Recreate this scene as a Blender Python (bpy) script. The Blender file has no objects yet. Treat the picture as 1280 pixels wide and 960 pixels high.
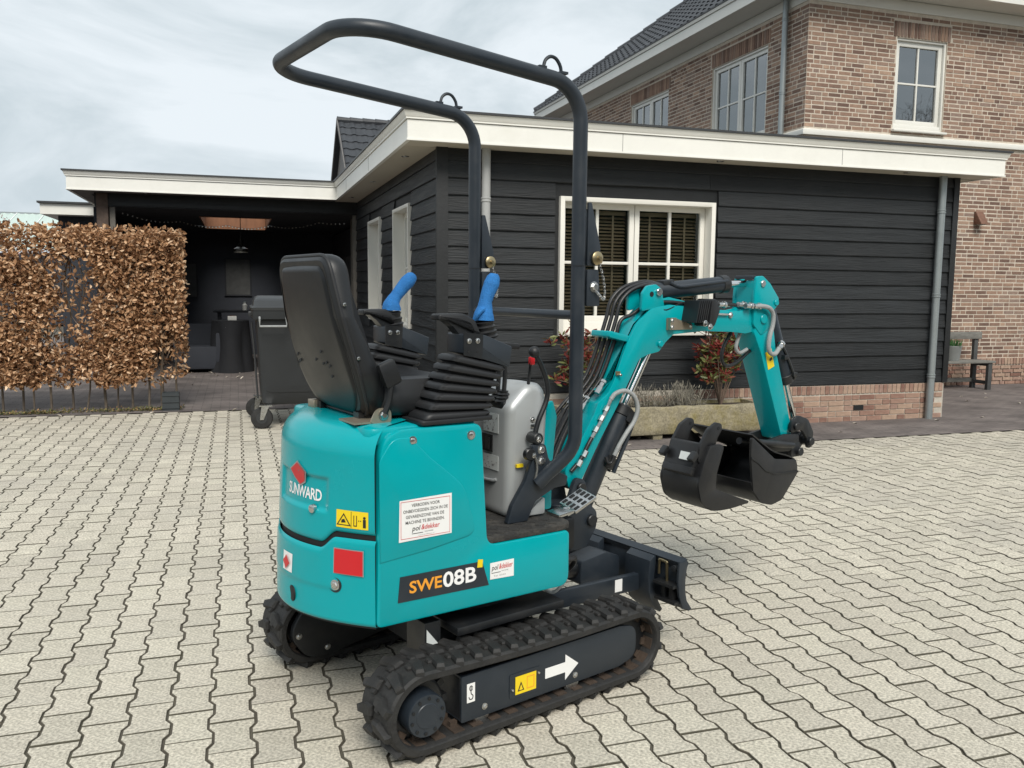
import bpy, bmesh, math, random
from mathutils import Vector, Matrix, Quaternion
R = math.radians
rnd = random.Random(7)
scene = bpy.context.scene
col = scene.collection

# ------------------------------------------------------------------ camera
CAM_Z = 1.455
PITCH, ROLL, YAW = 0.110528, 0.0100746, 0.3087475
cam_data = bpy.data.cameras.new('camera')
cam_data.sensor_width = 36.0
cam_data.lens = 1080.0 / 1280.0 * 36.0
cam_data.clip_start = 0.05
cam_data.clip_end = 2000.0
cam = bpy.data.objects.new('camera', cam_data)
col.objects.link(cam)
_f0 = Vector((math.sin(YAW), math.cos(YAW), 0)); _r0 = Vector((math.cos(YAW), -math.sin(YAW), 0)); _u0 = Vector((0, 0, 1))
_fw = _f0 * math.cos(PITCH) - _u0 * math.sin(PITCH)
_up = _u0 * math.cos(PITCH) + _f0 * math.sin(PITCH)
_rt = _r0 * math.cos(ROLL) + _up * math.sin(ROLL)
_uu = _up * math.cos(ROLL) - _r0 * math.sin(ROLL)
mw = Matrix(((_rt.x, _uu.x, -_fw.x, 0), (_rt.y, _uu.y, -_fw.y, 0), (_rt.z, _uu.z, -_fw.z, CAM_Z), (0, 0, 0, 1)))
cam.matrix_world = mw
scene.camera = cam

# ------------------------------------------------------------------ sky, sun, exposure
SUN_EL, SUN_AZ = R(47), R(186)          # azimuth clockwise from +Y: the veiled sun stands behind the camera
world = bpy.data.worlds.new('World'); scene.world = world
world.use_nodes = True
wn = world.node_tree.nodes; wl = world.node_tree.links
wn.clear()
out = wn.new('ShaderNodeOutputWorld'); bg = wn.new('ShaderNodeBackground')
sky = wn.new('ShaderNodeTexSky'); sky.sky_type = 'NISHITA'; sky.sun_disc = False
sky.sun_elevation = SUN_EL; sky.sun_rotation = SUN_AZ; sky.air_density = 1.0; sky.dust_density = 2.0
tc = wn.new('ShaderNodeTexCoord')
mp = wn.new('ShaderNodeMapping'); mp.inputs['Scale'].default_value = (1.0, 1.0, 2.6)
n1 = wn.new('ShaderNodeTexNoise'); n1.inputs['Scale'].default_value = 3.4; n1.inputs['Detail'].default_value = 9; n1.inputs['Roughness'].default_value = 0.58; n1.inputs['Distortion'].default_value = 0.5
r1 = wn.new('ShaderNodeValToRGB')       # cloud shade: grey bellies to bright veil
r1.color_ramp.elements[0].position = 0.38; r1.color_ramp.elements[0].color = (7.0, 8.0, 8.6, 1)
r1.color_ramp.elements[1].position = 0.60; r1.color_ramp.elements[1].color = (9.7, 10.5, 11.1, 1)
n2 = wn.new('ShaderNodeTexNoise'); n2.inputs['Scale'].default_value = 1.5; n2.inputs['Detail'].default_value = 5
r2 = wn.new('ShaderNodeValToRGB')       # cover: mostly closed cloud with thin bluish gaps
r2.color_ramp.elements[0].position = 0.30; r2.color_ramp.elements[0].color = (0.72, 0.72, 0.72, 1)
r2.color_ramp.elements[1].position = 0.50; r2.color_ramp.elements[1].color = (1, 1, 1, 1)
mx = wn.new('ShaderNodeMixRGB')
wl.new(tc.outputs['Generated'], mp.inputs['Vector'])
wl.new(mp.outputs['Vector'], n1.inputs['Vector']); wl.new(mp.outputs['Vector'], n2.inputs['Vector'])
wl.new(n1.outputs['Fac'], r1.inputs['Fac']); wl.new(n2.outputs['Fac'], r2.inputs['Fac'])
wl.new(r2.outputs['Color'], mx.inputs['Fac']); wl.new(sky.outputs['Color'], mx.inputs['Color1']); wl.new(r1.outputs['Color'], mx.inputs['Color2'])
wl.new(mx.outputs['Color'], bg.inputs['Color']); bg.inputs['Strength'].default_value = 0.061
wl.new(bg.outputs['Background'], out.inputs['Surface'])

sun_data = bpy.data.lights.new('sun', 'SUN'); sun_data.energy = 2.35; sun_data.angle = R(28); sun_data.color = (1.0, 0.95, 0.87)
sun = bpy.data.objects.new('sun', sun_data); col.objects.link(sun)
sd = Vector((math.sin(SUN_AZ) * math.cos(SUN_EL), math.cos(SUN_AZ) * math.cos(SUN_EL), math.sin(SUN_EL)))
sun.rotation_euler = (-sd).to_track_quat('-Z', 'Y').to_euler()
sun.location = (0, 0, 30)

scene.view_settings.view_transform = 'Standard'
scene.view_settings.look = 'None'
scene.view_settings.exposure = 0.50
scene.view_settings.gamma = 1.0
scene.view_settings.use_curve_mapping = False
scene.render.engine = 'CYCLES'
scene.render.resolution_x = 1024; scene.render.resolution_y = 768

# ------------------------------------------------------------------ materials
MATS = {}
def nd(nt, t, **kw):
    n = nt.nodes.new(t)
    for k, v in kw.items():
        if k.startswith('i_'): n.inputs[k[2:].replace('_', ' ')].default_value = v
        else: setattr(n, k, v)
    return n
def mat(name, base, rough=0.6, metal=0.0, var=0.12, scale=6.0, bump=0.0, bscale=80.0, spec=0.5, coat=0.0, island=0.0, hue=0.0, ramp=None, rvar=0.0, dirt=0.0, dscale=3.0, dcol=(0.12, 0.10, 0.08), stretch=(1, 1, 1), sheen=0.0, transl=None, speck=0.0, sscale=300.0):
    """Procedural principled material: base colour varied by noise, by mesh island and by object."""
    m = bpy.data.materials.new(name); m.use_nodes = True
    nt = m.node_tree; L = nt.links
    b = nt.nodes['Principled BSDF']
    b.inputs['Roughness'].default_value = rough; b.inputs['Metallic'].default_value = metal
    b.inputs['Specular IOR Level'].default_value = spec
    if coat: b.inputs['Coat Weight'].default_value = coat; b.inputs['Coat Roughness'].default_value = 0.12
    if sheen: b.inputs['Sheen Weight'].default_value = sheen
    t = nd(nt, 'ShaderNodeTexCoord')
    mpn = nd(nt, 'ShaderNodeMapping'); mpn.inputs['Scale'].default_value = stretch
    L.new(t.outputs['Object'], mpn.inputs['Vector'])
    vec = mpn.outputs['Vector']
    no = nd(nt, 'ShaderNodeTexNoise', i_Scale=scale, i_Detail=6.0, i_Roughness=0.6); L.new(vec, no.inputs['Vector'])
    # value factor
    mr = nd(nt, 'ShaderNodeMapRange'); mr.inputs['From Min'].default_value = 0.25; mr.inputs['From Max'].default_value = 0.75
    mr.inputs['To Min'].default_value = 1 - var; mr.inputs['To Max'].default_value = 1 + var
    L.new(no.outputs['Fac'], mr.inputs['Value'])
    val = mr.outputs['Result']
    rv = None
    if island or ramp or hue:
        g = nd(nt, 'ShaderNodeNewGeometry'); oi = nd(nt, 'ShaderNodeObjectInfo')
        ad = nd(nt, 'ShaderNodeMath', operation='ADD'); L.new(g.outputs['Random Per Island'], ad.inputs[0]); L.new(oi.outputs['Random'], ad.inputs[1])
        wnz = nd(nt, 'ShaderNodeTexWhiteNoise', noise_dimensions='1D'); L.new(ad.outputs[0], wnz.inputs['W'])
        rv = wnz.outputs['Value']
    if ramp:
        cr = nd(nt, 'ShaderNodeValToRGB'); cr.color_ramp.interpolation = 'LINEAR'
        el = cr.color_ramp.elements
        while len(el) < len(ramp): el.new(0.5)
        for e, (p, c) in zip(el, ramp): e.position = p; e.color = (*c, 1)
        L.new(rv, cr.inputs['Fac']); basesock = cr.outputs['Color']
    else:
        rgb = nd(nt, 'ShaderNodeRGB'); rgb.outputs[0].default_value = (*base, 1); basesock = rgb.outputs[0]
    if island:
        m2 = nd(nt, 'ShaderNodeMapRange'); m2.inputs['To Min'].default_value = 1 - island; m2.inputs['To Max'].default_value = 1 + island
        L.new(rv, m2.inputs['Value'])
        mu = nd(nt, 'ShaderNodeMath', operation='MULTIPLY'); L.new(val, mu.inputs[0]); L.new(m2.outputs['Result'], mu.inputs[1]); val = mu.outputs[0]
    hs = nd(nt, 'ShaderNodeHueSaturation'); L.new(basesock, hs.inputs['Color']); L.new(val, hs.inputs['Value'])
    if hue:
        m3 = nd(nt, 'ShaderNodeMapRange'); m3.inputs['To Min'].default_value = 0.5 - hue; m3.inputs['To Max'].default_value = 0.5 + hue
        L.new(wnz.outputs['Color'], m3.inputs['Value']); L.new(m3.outputs['Result'], hs.inputs['Hue'])
    csock = hs.outputs['Color']
    if speck:
        ns = nd(nt, 'ShaderNodeTexNoise', i_Scale=sscale, i_Detail=2.0); L.new(t.outputs['Object'], ns.inputs['Vector'])
        ms_ = nd(nt, 'ShaderNodeMapRange'); ms_.inputs['From Min'].default_value = 0.3; ms_.inputs['From Max'].default_value = 0.7
        ms_.inputs['To Min'].default_value = 1 - speck; ms_.inputs['To Max'].default_value = 1 + speck; L.new(ns.outputs['Fac'], ms_.inputs['Value'])
        h2 = nd(nt, 'ShaderNodeHueSaturation'); L.new(csock, h2.inputs['Color']); L.new(ms_.outputs['Result'], h2.inputs['Value']); csock = h2.outputs['Color']
    if dirt:
        n3 = nd(nt, 'ShaderNodeTexNoise', i_Scale=dscale, i_Detail=8.0, i_Roughness=0.7); L.new(t.outputs['Object'], n3.inputs['Vector'])
        mm = nd(nt, 'ShaderNodeMapRange'); mm.inputs['From Min'].default_value = 0.48; mm.inputs['From Max'].default_value = 0.75; mm.inputs['To Max'].default_value = dirt
        L.new(n3.outputs['Fac'], mm.inputs['Value'])
        mi = nd(nt, 'ShaderNodeMixRGB'); L.new(mm.outputs['Result'], mi.inputs['Fac']); L.new(csock, mi.inputs['Color1']); mi.inputs['Color2'].default_value = (*dcol, 1)
        csock = mi.outputs['Color']
    L.new(csock, b.inputs['Base Color'])
    if rvar:
        mq = nd(nt, 'ShaderNodeMapRange'); mq.inputs['From Min'].default_value = 0.3; mq.inputs['From Max'].default_value = 0.7
        mq.inputs['To Min'].default_value = max(0.03, rough - rvar); mq.inputs['To Max'].default_value = min(1, rough + rvar)
        L.new(no.outputs['Fac'], mq.inputs['Value']); L.new(mq.outputs['Result'], b.inputs['Roughness'])
    if bump:
        n4 = nd(nt, 'ShaderNodeTexNoise', i_Scale=bscale, i_Detail=4.0); L.new(vec, n4.inputs['Vector'])
        bp = nd(nt, 'ShaderNodeBump'); bp.inputs['Strength'].default_value = bump; bp.inputs['Distance'].default_value = 0.01
        L.new(n4.outputs['Fac'], bp.inputs['Height']); L.new(bp.outputs['Normal'], b.inputs['Normal'])
    if transl:
        tr = nd(nt, 'ShaderNodeBsdfTranslucent'); L.new(csock, tr.inputs['Color'])
        ms = nd(nt, 'ShaderNodeMixShader'); ms.inputs[0].default_value = transl
        o = [n for n in nt.nodes if n.type == 'OUTPUT_MATERIAL'][0]
        L.new(b.outputs[0], ms.inputs[1]); L.new(tr.outputs[0], ms.inputs[2]); L.new(ms.outputs[0], o.inputs['Surface'])
    MATS[name] = m
    return m

mat('teal', (0.0, 0.318, 0.352), 0.22, var=0.03, scale=3, coat=0.05, spec=0.30, rvar=0.07, dirt=0.30, dscale=5, dcol=(0.02, 0.27, 0.28))
mat('dark_paint', (0.017, 0.0235, 0.032), 0.42, var=0.10, scale=9, rvar=0.10, dirt=0.25, dscale=9, dcol=(0.042, 0.044, 0.046), bump=0.02, bscale=260)
mat('black_paint', (0.010, 0.0115, 0.0135), 0.42, var=0.12, scale=9, rvar=0.12, dirt=0.3, dscale=8, dcol=(0.055, 0.05, 0.045))
mat('bucket_paint', (0.013, 0.0135, 0.015), 0.45, var=0.15, scale=9, rvar=0.12, dirt=0.5, dscale=6, dcol=(0.036, 0.033, 0.030), bump=0.04, bscale=120)
mat('seam_black', (0.006, 0.007, 0.008), 0.7)
mat('rubber', (0.015, 0.015, 0.015), 0.68, var=0.3, scale=14, bump=0.3, bscale=60, dirt=0.55, dscale=11, dcol=(0.044, 0.041, 0.038))
mat('rubber_soft', (0.012, 0.0125, 0.014), 0.5, var=0.1, scale=10, bump=0.04, bscale=200)
mat('mat_rubber', (0.022, 0.021, 0.02), 0.8, var=0.2, bump=0.5, bscale=140, dirt=0.7, dscale=16, dcol=(0.10, 0.09, 0.075))
mat('vinyl', (0.010, 0.011, 0.0125), 0.46, var=0.08, bump=0.06, bscale=420, rvar=0.06)
mat('seat_shell', (0.007, 0.008, 0.0095), 0.40, spec=0.35, var=0.12, scale=4, bump=0.05, bscale=500, rvar=0.08)
mat('rust', (0.050, 0.034, 0.024), 0.85, var=0.4, scale=20, bump=0.3, bscale=70)
mat('silver', (0.40, 0.42, 0.425), 0.36, metal=0.30, var=0.04, scale=5, rvar=0.06)
mat('steel', (0.55, 0.55, 0.54), 0.28, metal=1.0, var=0.1, scale=20, rvar=0.1)
mat('chrome', (0.72, 0.72, 0.72), 0.12, metal=1.0, var=0.03)
mat('brass', (0.42, 0.34, 0.2), 0.35, metal=1.0, var=0.1, scale=30)
mat('zinc_bracket', (0.36, 0.31, 0.24), 0.45, metal=0.7, var=0.15, scale=12)
mat('hose_black', (0.014, 0.014, 0.015), 0.38, var=0.1, bump=0.1, bscale=250)
mat('hose_grey', (0.30, 0.31, 0.31), 0.45, var=0.15, scale=30, bump=0.25, bscale=220)
mat('glove_blue', (0.014, 0.155, 0.44), 0.75, var=0.18, scale=40, bump=0.5, bscale=300)
mat('red_decal', (0.55, 0.012, 0.018), 0.35, var=0.03)
mat('white_decal', (0.80, 0.80, 0.79), 0.4, var=0.02)
mat('yellow_decal', (0.82, 0.60, 0.012), 0.4, var=0.03)
mat('orange_text', (0.80, 0.33, 0.03), 0.4, var=0.02)
mat('white_text', (0.82, 0.82, 0.82), 0.4, var=0.02)
mat('black_text', (0.015, 0.015, 0.015), 0.5, var=0.02)
mat('grey_text', (0.28, 0.28, 0.28), 0.5, var=0.02)
mat('pale_sticker', (0.62, 0.65, 0.64), 0.4, var=0.05, scale=60)
mat('paver', (0.485, 0.447, 0.368), 0.88, var=0.12, scale=7, bump=0.4, bscale=190, island=0.09, hue=0.005, dirt=0.6, dscale=0.8, dcol=(0.36, 0.335, 0.295), speck=0.38, sscale=95)
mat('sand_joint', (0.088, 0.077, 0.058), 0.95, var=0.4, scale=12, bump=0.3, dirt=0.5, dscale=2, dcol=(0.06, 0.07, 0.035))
mat('earth', (0.10, 0.09, 0.07), 0.95, var=0.3, scale=2)
mat('plank_black', (0.0138, 0.0158, 0.0178), 0.60, spec=0.4, var=0.55, scale=7, stretch=(0.22, 0.22, 3.0), island=0.28, bump=0.6, bscale=26, rvar=0.1, dirt=0.5, dscale=2.5, dcol=(0.024, 0.025, 0.026))
mat('board_black', (0.0105, 0.0118, 0.0132), 0.62, var=0.25, scale=6, bump=0.2, bscale=30)
mat('cream_board', (0.80, 0.79, 0.74), 0.45, var=0.03, scale=1.6, dirt=0.22, dscale=2.2, dcol=(0.52, 0.50, 0.43))
mat('roof_edge', (0.05, 0.052, 0.055), 0.5, metal=0.3, var=0.15)
mat('soffit_paint', (0.52, 0.48, 0.40), 0.6, var=0.05, scale=2)
mat('house_white', (0.70, 0.69, 0.64), 0.45, var=0.04, scale=1.5, dirt=0.12, dscale=2, dcol=(0.45, 0.44, 0.41))
mat('window_white', (0.74, 0.72, 0.66), 0.4, var=0.03, scale=3)
mat('mortar_light', (0.56, 0.49, 0.405), 0.95, var=0.18, scale=14, bump=0.3, bscale=100)
mat('mortar_plinth', (0.46, 0.42, 0.36), 0.95, var=0.2, scale=14)
mat('brick', (0.2, 0.14, 0.1), 0.9, var=0.22, scale=16, bump=0.4, bscale=90, island=0.16,
    ramp=[(0.0, (0.165, 0.100, 0.076)), (0.3, (0.245, 0.153, 0.112)), (0.6, (0.295, 0.190, 0.136)), (0.85, (0.21, 0.150, 0.122)), (1.0, (0.335, 0.225, 0.160))])
mat('brick_plinth', (0.3, 0.2, 0.15), 0.9, var=0.25, scale=18, bump=0.4, bscale=90, island=0.16,
    ramp=[(0.0, (0.23, 0.118, 0.088)), (0.35, (0.31, 0.185, 0.140)), (0.7, (0.37, 0.26, 0.19)), (1.0, (0.25, 0.155, 0.125))], dirt=0.3, dscale=3, dcol=(0.26, 0.24, 0.18))
mat('roof_tile', (0.035, 0.038, 0.044), 0.5, var=0.2, scale=8, island=0.2, rvar=0.1)
mat('zinc', (0.30, 0.33, 0.335), 0.42, metal=0.5, var=0.12, scale=5, dirt=0.25, dscale=5, dcol=(0.22, 0.24, 0.24))
mat('pipe_cream', (0.36, 0.365, 0.36), 0.5, var=0.06, scale=5)
mat('curtain', (0.74, 0.75, 0.74), 0.9, var=0.12, scale=3, stretch=(9, 9, 0.4))
mat('blind_wood', (0.52, 0.36, 0.24), 0.5, var=0.15, scale=12)
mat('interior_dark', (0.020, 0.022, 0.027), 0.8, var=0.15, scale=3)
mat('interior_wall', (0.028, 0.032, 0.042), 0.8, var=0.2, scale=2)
mat('cedar', (0.22, 0.095, 0.045), 0.6, var=0.25, scale=5, stretch=(3, 3, 0.5), bump=0.1, bscale=40)
mat('cloth_black', (0.011, 0.012, 0.015), 0.85, var=0.15, scale=8)
mat('lamp_metal', (0.05, 0.045, 0.04), 0.3, metal=0.8, var=0.1)
mat('lamp_inner', (0.55, 0.55, 0.5), 0.35, metal=0.6)
mat('bin_plastic', (0.018, 0.020, 0.022), 0.48, var=0.1, scale=4, bump=0.05, bscale=200, rvar=0.06)
mat('bin_lid', (0.030, 0.032, 0.034), 0.42, var=0.1, scale=4)
mat('stone_trough', (0.25, 0.22, 0.15), 0.92, var=0.3, scale=7, bump=0.9, bscale=24, dirt=0.95, dscale=3.2, dcol=(0.19, 0.155, 0.035), speck=0.25, sscale=60)
mat('soil', (0.05, 0.038, 0.028), 0.95, var=0.3, scale=20)
mat('bench_wood', (0.16, 0.155, 0.14), 0.85, var=0.3, scale=8, stretch=(1, 1, 4), bump=0.2, bscale=40, dirt=0.4, dscale=6, dcol=(0.24, 0.24, 0.22))
mat('bench_dark', (0.06, 0.062, 0.062), 0.8, var=0.3, scale=8)
mat('pot_zinc', (0.32, 0.335, 0.33), 0.5, metal=0.4, var=0.15, scale=8)
mat('leaf_green', (0.05, 0.14, 0.04), 0.55, var=0.2, island=0.3, transl=0.25)
mat('lamp_rust', (0.17, 0.085, 0.055), 0.7, var=0.25, scale=20)
mat('conifer', (0.030, 0.055, 0.022), 0.8, var=0.4, scale=3, bump=0.8, bscale=12)
mat('bark', (0.13, 0.105, 0.08), 0.9, var=0.3, scale=20, bump=0.4, bscale=50)
mat('twig', (0.14, 0.10, 0.075), 0.9, var=0.3, scale=20)
mat('beech_leaf', (0.3, 0.18, 0.1), 0.8, spec=0.25, var=0.12, scale=30, island=0.2, transl=0.22,
    ramp=[(0.0, (0.15, 0.070, 0.034)), (0.25, (0.31, 0.160, 0.080)), (0.6, (0.46, 0.27, 0.145)), (0.88, (0.60, 0.40, 0.245)), (1.0, (0.70, 0.53, 0.37))])
mat('photinia_leaf', (0.2, 0.08, 0.05), 0.40, var=0.1, scale=30, island=0.25, transl=0.22,
    ramp=[(0.0, (0.28, 0.03, 0.03)), (0.42, (0.24, 0.055, 0.04)), (0.55, (0.14, 0.08, 0.035)), (0.75, (0.09, 0.115, 0.035)), (1.0, (0.17, 0.18, 0.06))])
mat('lavender_dry', (0.20, 0.185, 0.15), 0.85, var=0.2, scale=30, island=0.35)
mat('litter', (0.16, 0.13, 0.06), 0.9, var=0.2, island=0.4, ramp=[(0.0, (0.07, 0.10, 0.03)), (0.5, (0.16, 0.15, 0.05)), (1.0, (0.24, 0.14, 0.07))])
mat('pale_leaf', (0.5, 0.45, 0.38), 0.8, var=0.2, island=0.3)
mat('crate_plastic', (0.035, 0.042, 0.046), 0.6, var=0.2)
mat('greenhouse', (0.50, 0.60, 0.55), 0.35, var=0.06, scale=0.8)
mat('grey_board', (0.15, 0.14, 0.135), 0.7, var=0.15)
mat('pillar_brick', (0.105, 0.075, 0.06), 0.9, var=0.35, scale=10, bump=0.3)
mat('post_wood', (0.15, 0.135, 0.115), 0.7, var=0.2, scale=6)
mat('flower', (0.42, 0.27, 0.27), 0.7, island=0.3)
mat('bulb', (0.35, 0.35, 0.33), 0.2, spec=0.8)
mat('cup_white', (0.6, 0.6, 0.57), 0.4)

# glass: clear pane that mirrors the sky
gm = bpy.data.materials.new('glass'); gm.use_nodes = True
nt = gm.node_tree; nt.nodes.clear()
o_ = nt.nodes.new('ShaderNodeOutputMaterial'); tr_ = nt.nodes.new('ShaderNodeBsdfTransparent'); gl_ = nt.nodes.new('ShaderNodeBsdfGlossy')
gl_.inputs['Roughness'].default_value = 0.015; gl_.inputs['Color'].default_value = (0.9, 0.93, 0.95, 1)
tr_.inputs['Color'].default_value = (0.80, 0.84, 0.83, 1)
fr_ = nt.nodes.new('ShaderNodeFresnel'); fr_.inputs['IOR'].default_value = 1.5
nz = nt.nodes.new('ShaderNodeTexNoise'); nz.inputs['Scale'].default_value = 1.7
tcg = nt.nodes.new('ShaderNodeTexCoord'); nt.links.new(tcg.outputs['Object'], nz.inputs['Vector'])
bpg = nt.nodes.new('ShaderNodeBump'); bpg.inputs['Strength'].default_value = 0.04; nt.links.new(nz.outputs['Fac'], bpg.inputs['Height']); nt.links.new(bpg.outputs['Normal'], gl_.inputs['Normal'])
mx_ = nt.nodes.new('ShaderNodeMixShader')
nt.links.new(fr_.outputs[0], mx_.inputs[0]); nt.links.new(tr_.outputs[0], mx_.inputs[1]); nt.links.new(gl_.outputs[0], mx_.inputs[2]); nt.links.new(mx_.outputs[0], o_.inputs['Surface'])
MATS['glass'] = gm
gm2 = gm.copy(); gm2.name = 'glass_upper'; [n for n in gm2.node_tree.nodes if n.type == 'FRESNEL'][0].inputs['IOR'].default_value = 3.2; MATS['glass_upper'] = gm2

# dark clinker path: brick pattern over uneven stone
pm = bpy.data.materials.new('clinker'); pm.use_nodes = True
nt = pm.node_tree; b_ = nt.nodes['Principled BSDF']; b_.inputs['Roughness'].default_value = 0.9
t_ = nt.nodes.new('ShaderNodeTexCoord'); br = nt.nodes.new('ShaderNodeTexBrick')
br.inputs['Scale'].default_value = 1.0; br.inputs['Brick Width'].default_value = 0.21; br.inputs['Row Height'].default_value = 0.07; br.inputs['Mortar Size'].default_value = 0.005
br.inputs['Color1'].default_value = (0.125, 0.105, 0.10, 1); br.inputs['Color2'].default_value = (0.17, 0.145, 0.135, 1); br.inputs['Mortar'].default_value = (0.07, 0.065, 0.06, 1)
n_ = nt.nodes.new('ShaderNodeTexNoise'); n_.inputs['Scale'].default_value = 2.2; n_.inputs['Detail'].default_value = 8
h_ = nt.nodes.new('ShaderNodeHueSaturation'); r_ = nt.nodes.new('ShaderNodeMapRange'); r_.inputs['From Min'].default_value = 0.25; r_.inputs['From Max'].default_value = 0.75; r_.inputs['To Min'].default_value = 0.6; r_.inputs['To Max'].default_value = 1.4
bb = nt.nodes.new('ShaderNodeBump'); bb.inputs['Strength'].default_value = 0.5; bb.inputs['Distance'].default_value = 0.01
for a, b2 in ((t_.outputs['Object'], br.inputs['Vector']), (t_.outputs['Object'], n_.inputs['Vector']), (n_.outputs['Fac'], r_.inputs['Value']), (r_.outputs['Result'], h_.inputs['Value']), (br.outputs['Color'], h_.inputs['Color']), (h_.outputs['Color'], b_.inputs['Base Color']), (br.outputs['Fac'], bb.inputs['Height']), (bb.outputs['Normal'], b_.inputs['Normal'])):
    nt.links.new(a, b2)
bb.invert = True
MATS['clinker'] = pm

# ------------------------------------------------------------------ mesh helpers
def roundpoly(pts, r=0.01, n=4):
    """Polygon with rounded corners. pts: (u,v) or (u,v,radius)."""
    res = []; N = len(pts)
    for i in range(N):
        p = Vector(pts[i][:2]); a = Vector(pts[i - 1][:2]); c = Vector(pts[(i + 1) % N][:2])
        rr = pts[i][2] if len(pts[i]) > 2 else r
        d1 = (a - p); d2 = (c - p); l1, l2 = d1.length, d2.length
        if rr <= 0 or l1 < 1e-6 or l2 < 1e-6: res.append(p); continue
        d1 /= l1; d2 /= l2
        ang = d1.angle(d2)
        if ang > 3.10: res.append(p); continue
        tl = min(rr / math.tan(ang / 2), 0.48 * l1, 0.48 * l2)
        p1 = p + d1 * tl; p2 = p + d2 * tl
        for k in range(n + 1):
            s = k / n
            res.append(p1 * (1 - s) ** 2 + p * 2 * s * (1 - s) + p2 * s ** 2)
    return [(q.x, q.y) for q in res]
def area2(p): return 0.5 * sum(p[i - 1][0] * p[i][1] - p[i][0] * p[i - 1][1] for i in range(len(p)))
def inset2(p, d):
    N = len(p); res = []
    for i in range(N):
        a = Vector(p[i - 1]); b = Vector(p[i]); c = Vector(p[(i + 1) % N])
        e1 = (b - a); e2 = (c - b)
        if e1.length < 1e-9 or e2.length < 1e-9: res.append((b.x, b.y)); continue
        n1 = Vector((-e1.y, e1.x)).normalized(); n2 = Vector((-e2.y, e2.x)).normalized()
        m = n1 + n2
        if m.length < 1e-6: m = n1
        m.normalize(); k = d / max(0.35, m.dot(n1))
        res.append((b.x + m.x * k, b.y + m.y * k))
    return res
def catmull(pts, n=6, closed=False):
    P = [Vector(p) for p in pts]; N = len(P); res = []
    rng = range(N) if closed else range(N - 1)
    for i in rng:
        p0 = P[i - 1] if (i > 0 or closed) else P[0] * 2 - P[1]
        p1 = P[i]; p2 = P[(i + 1) % N]
        p3 = P[(i + 2) % N] if (i + 2 < N or closed) else P[N - 1] * 2 - P[N - 2]
        for k in range(n):
            s = k / n
            res.append(0.5 * ((2 * p1) + (p2 - p0) * s + (2 * p0 - 5 * p1 + 4 * p2 - p3) * s * s + (3 * p1 - p0 - 3 * p2 + p3) * s ** 3))
    if not closed: res.append(P[-1].copy())
    return res

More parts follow.
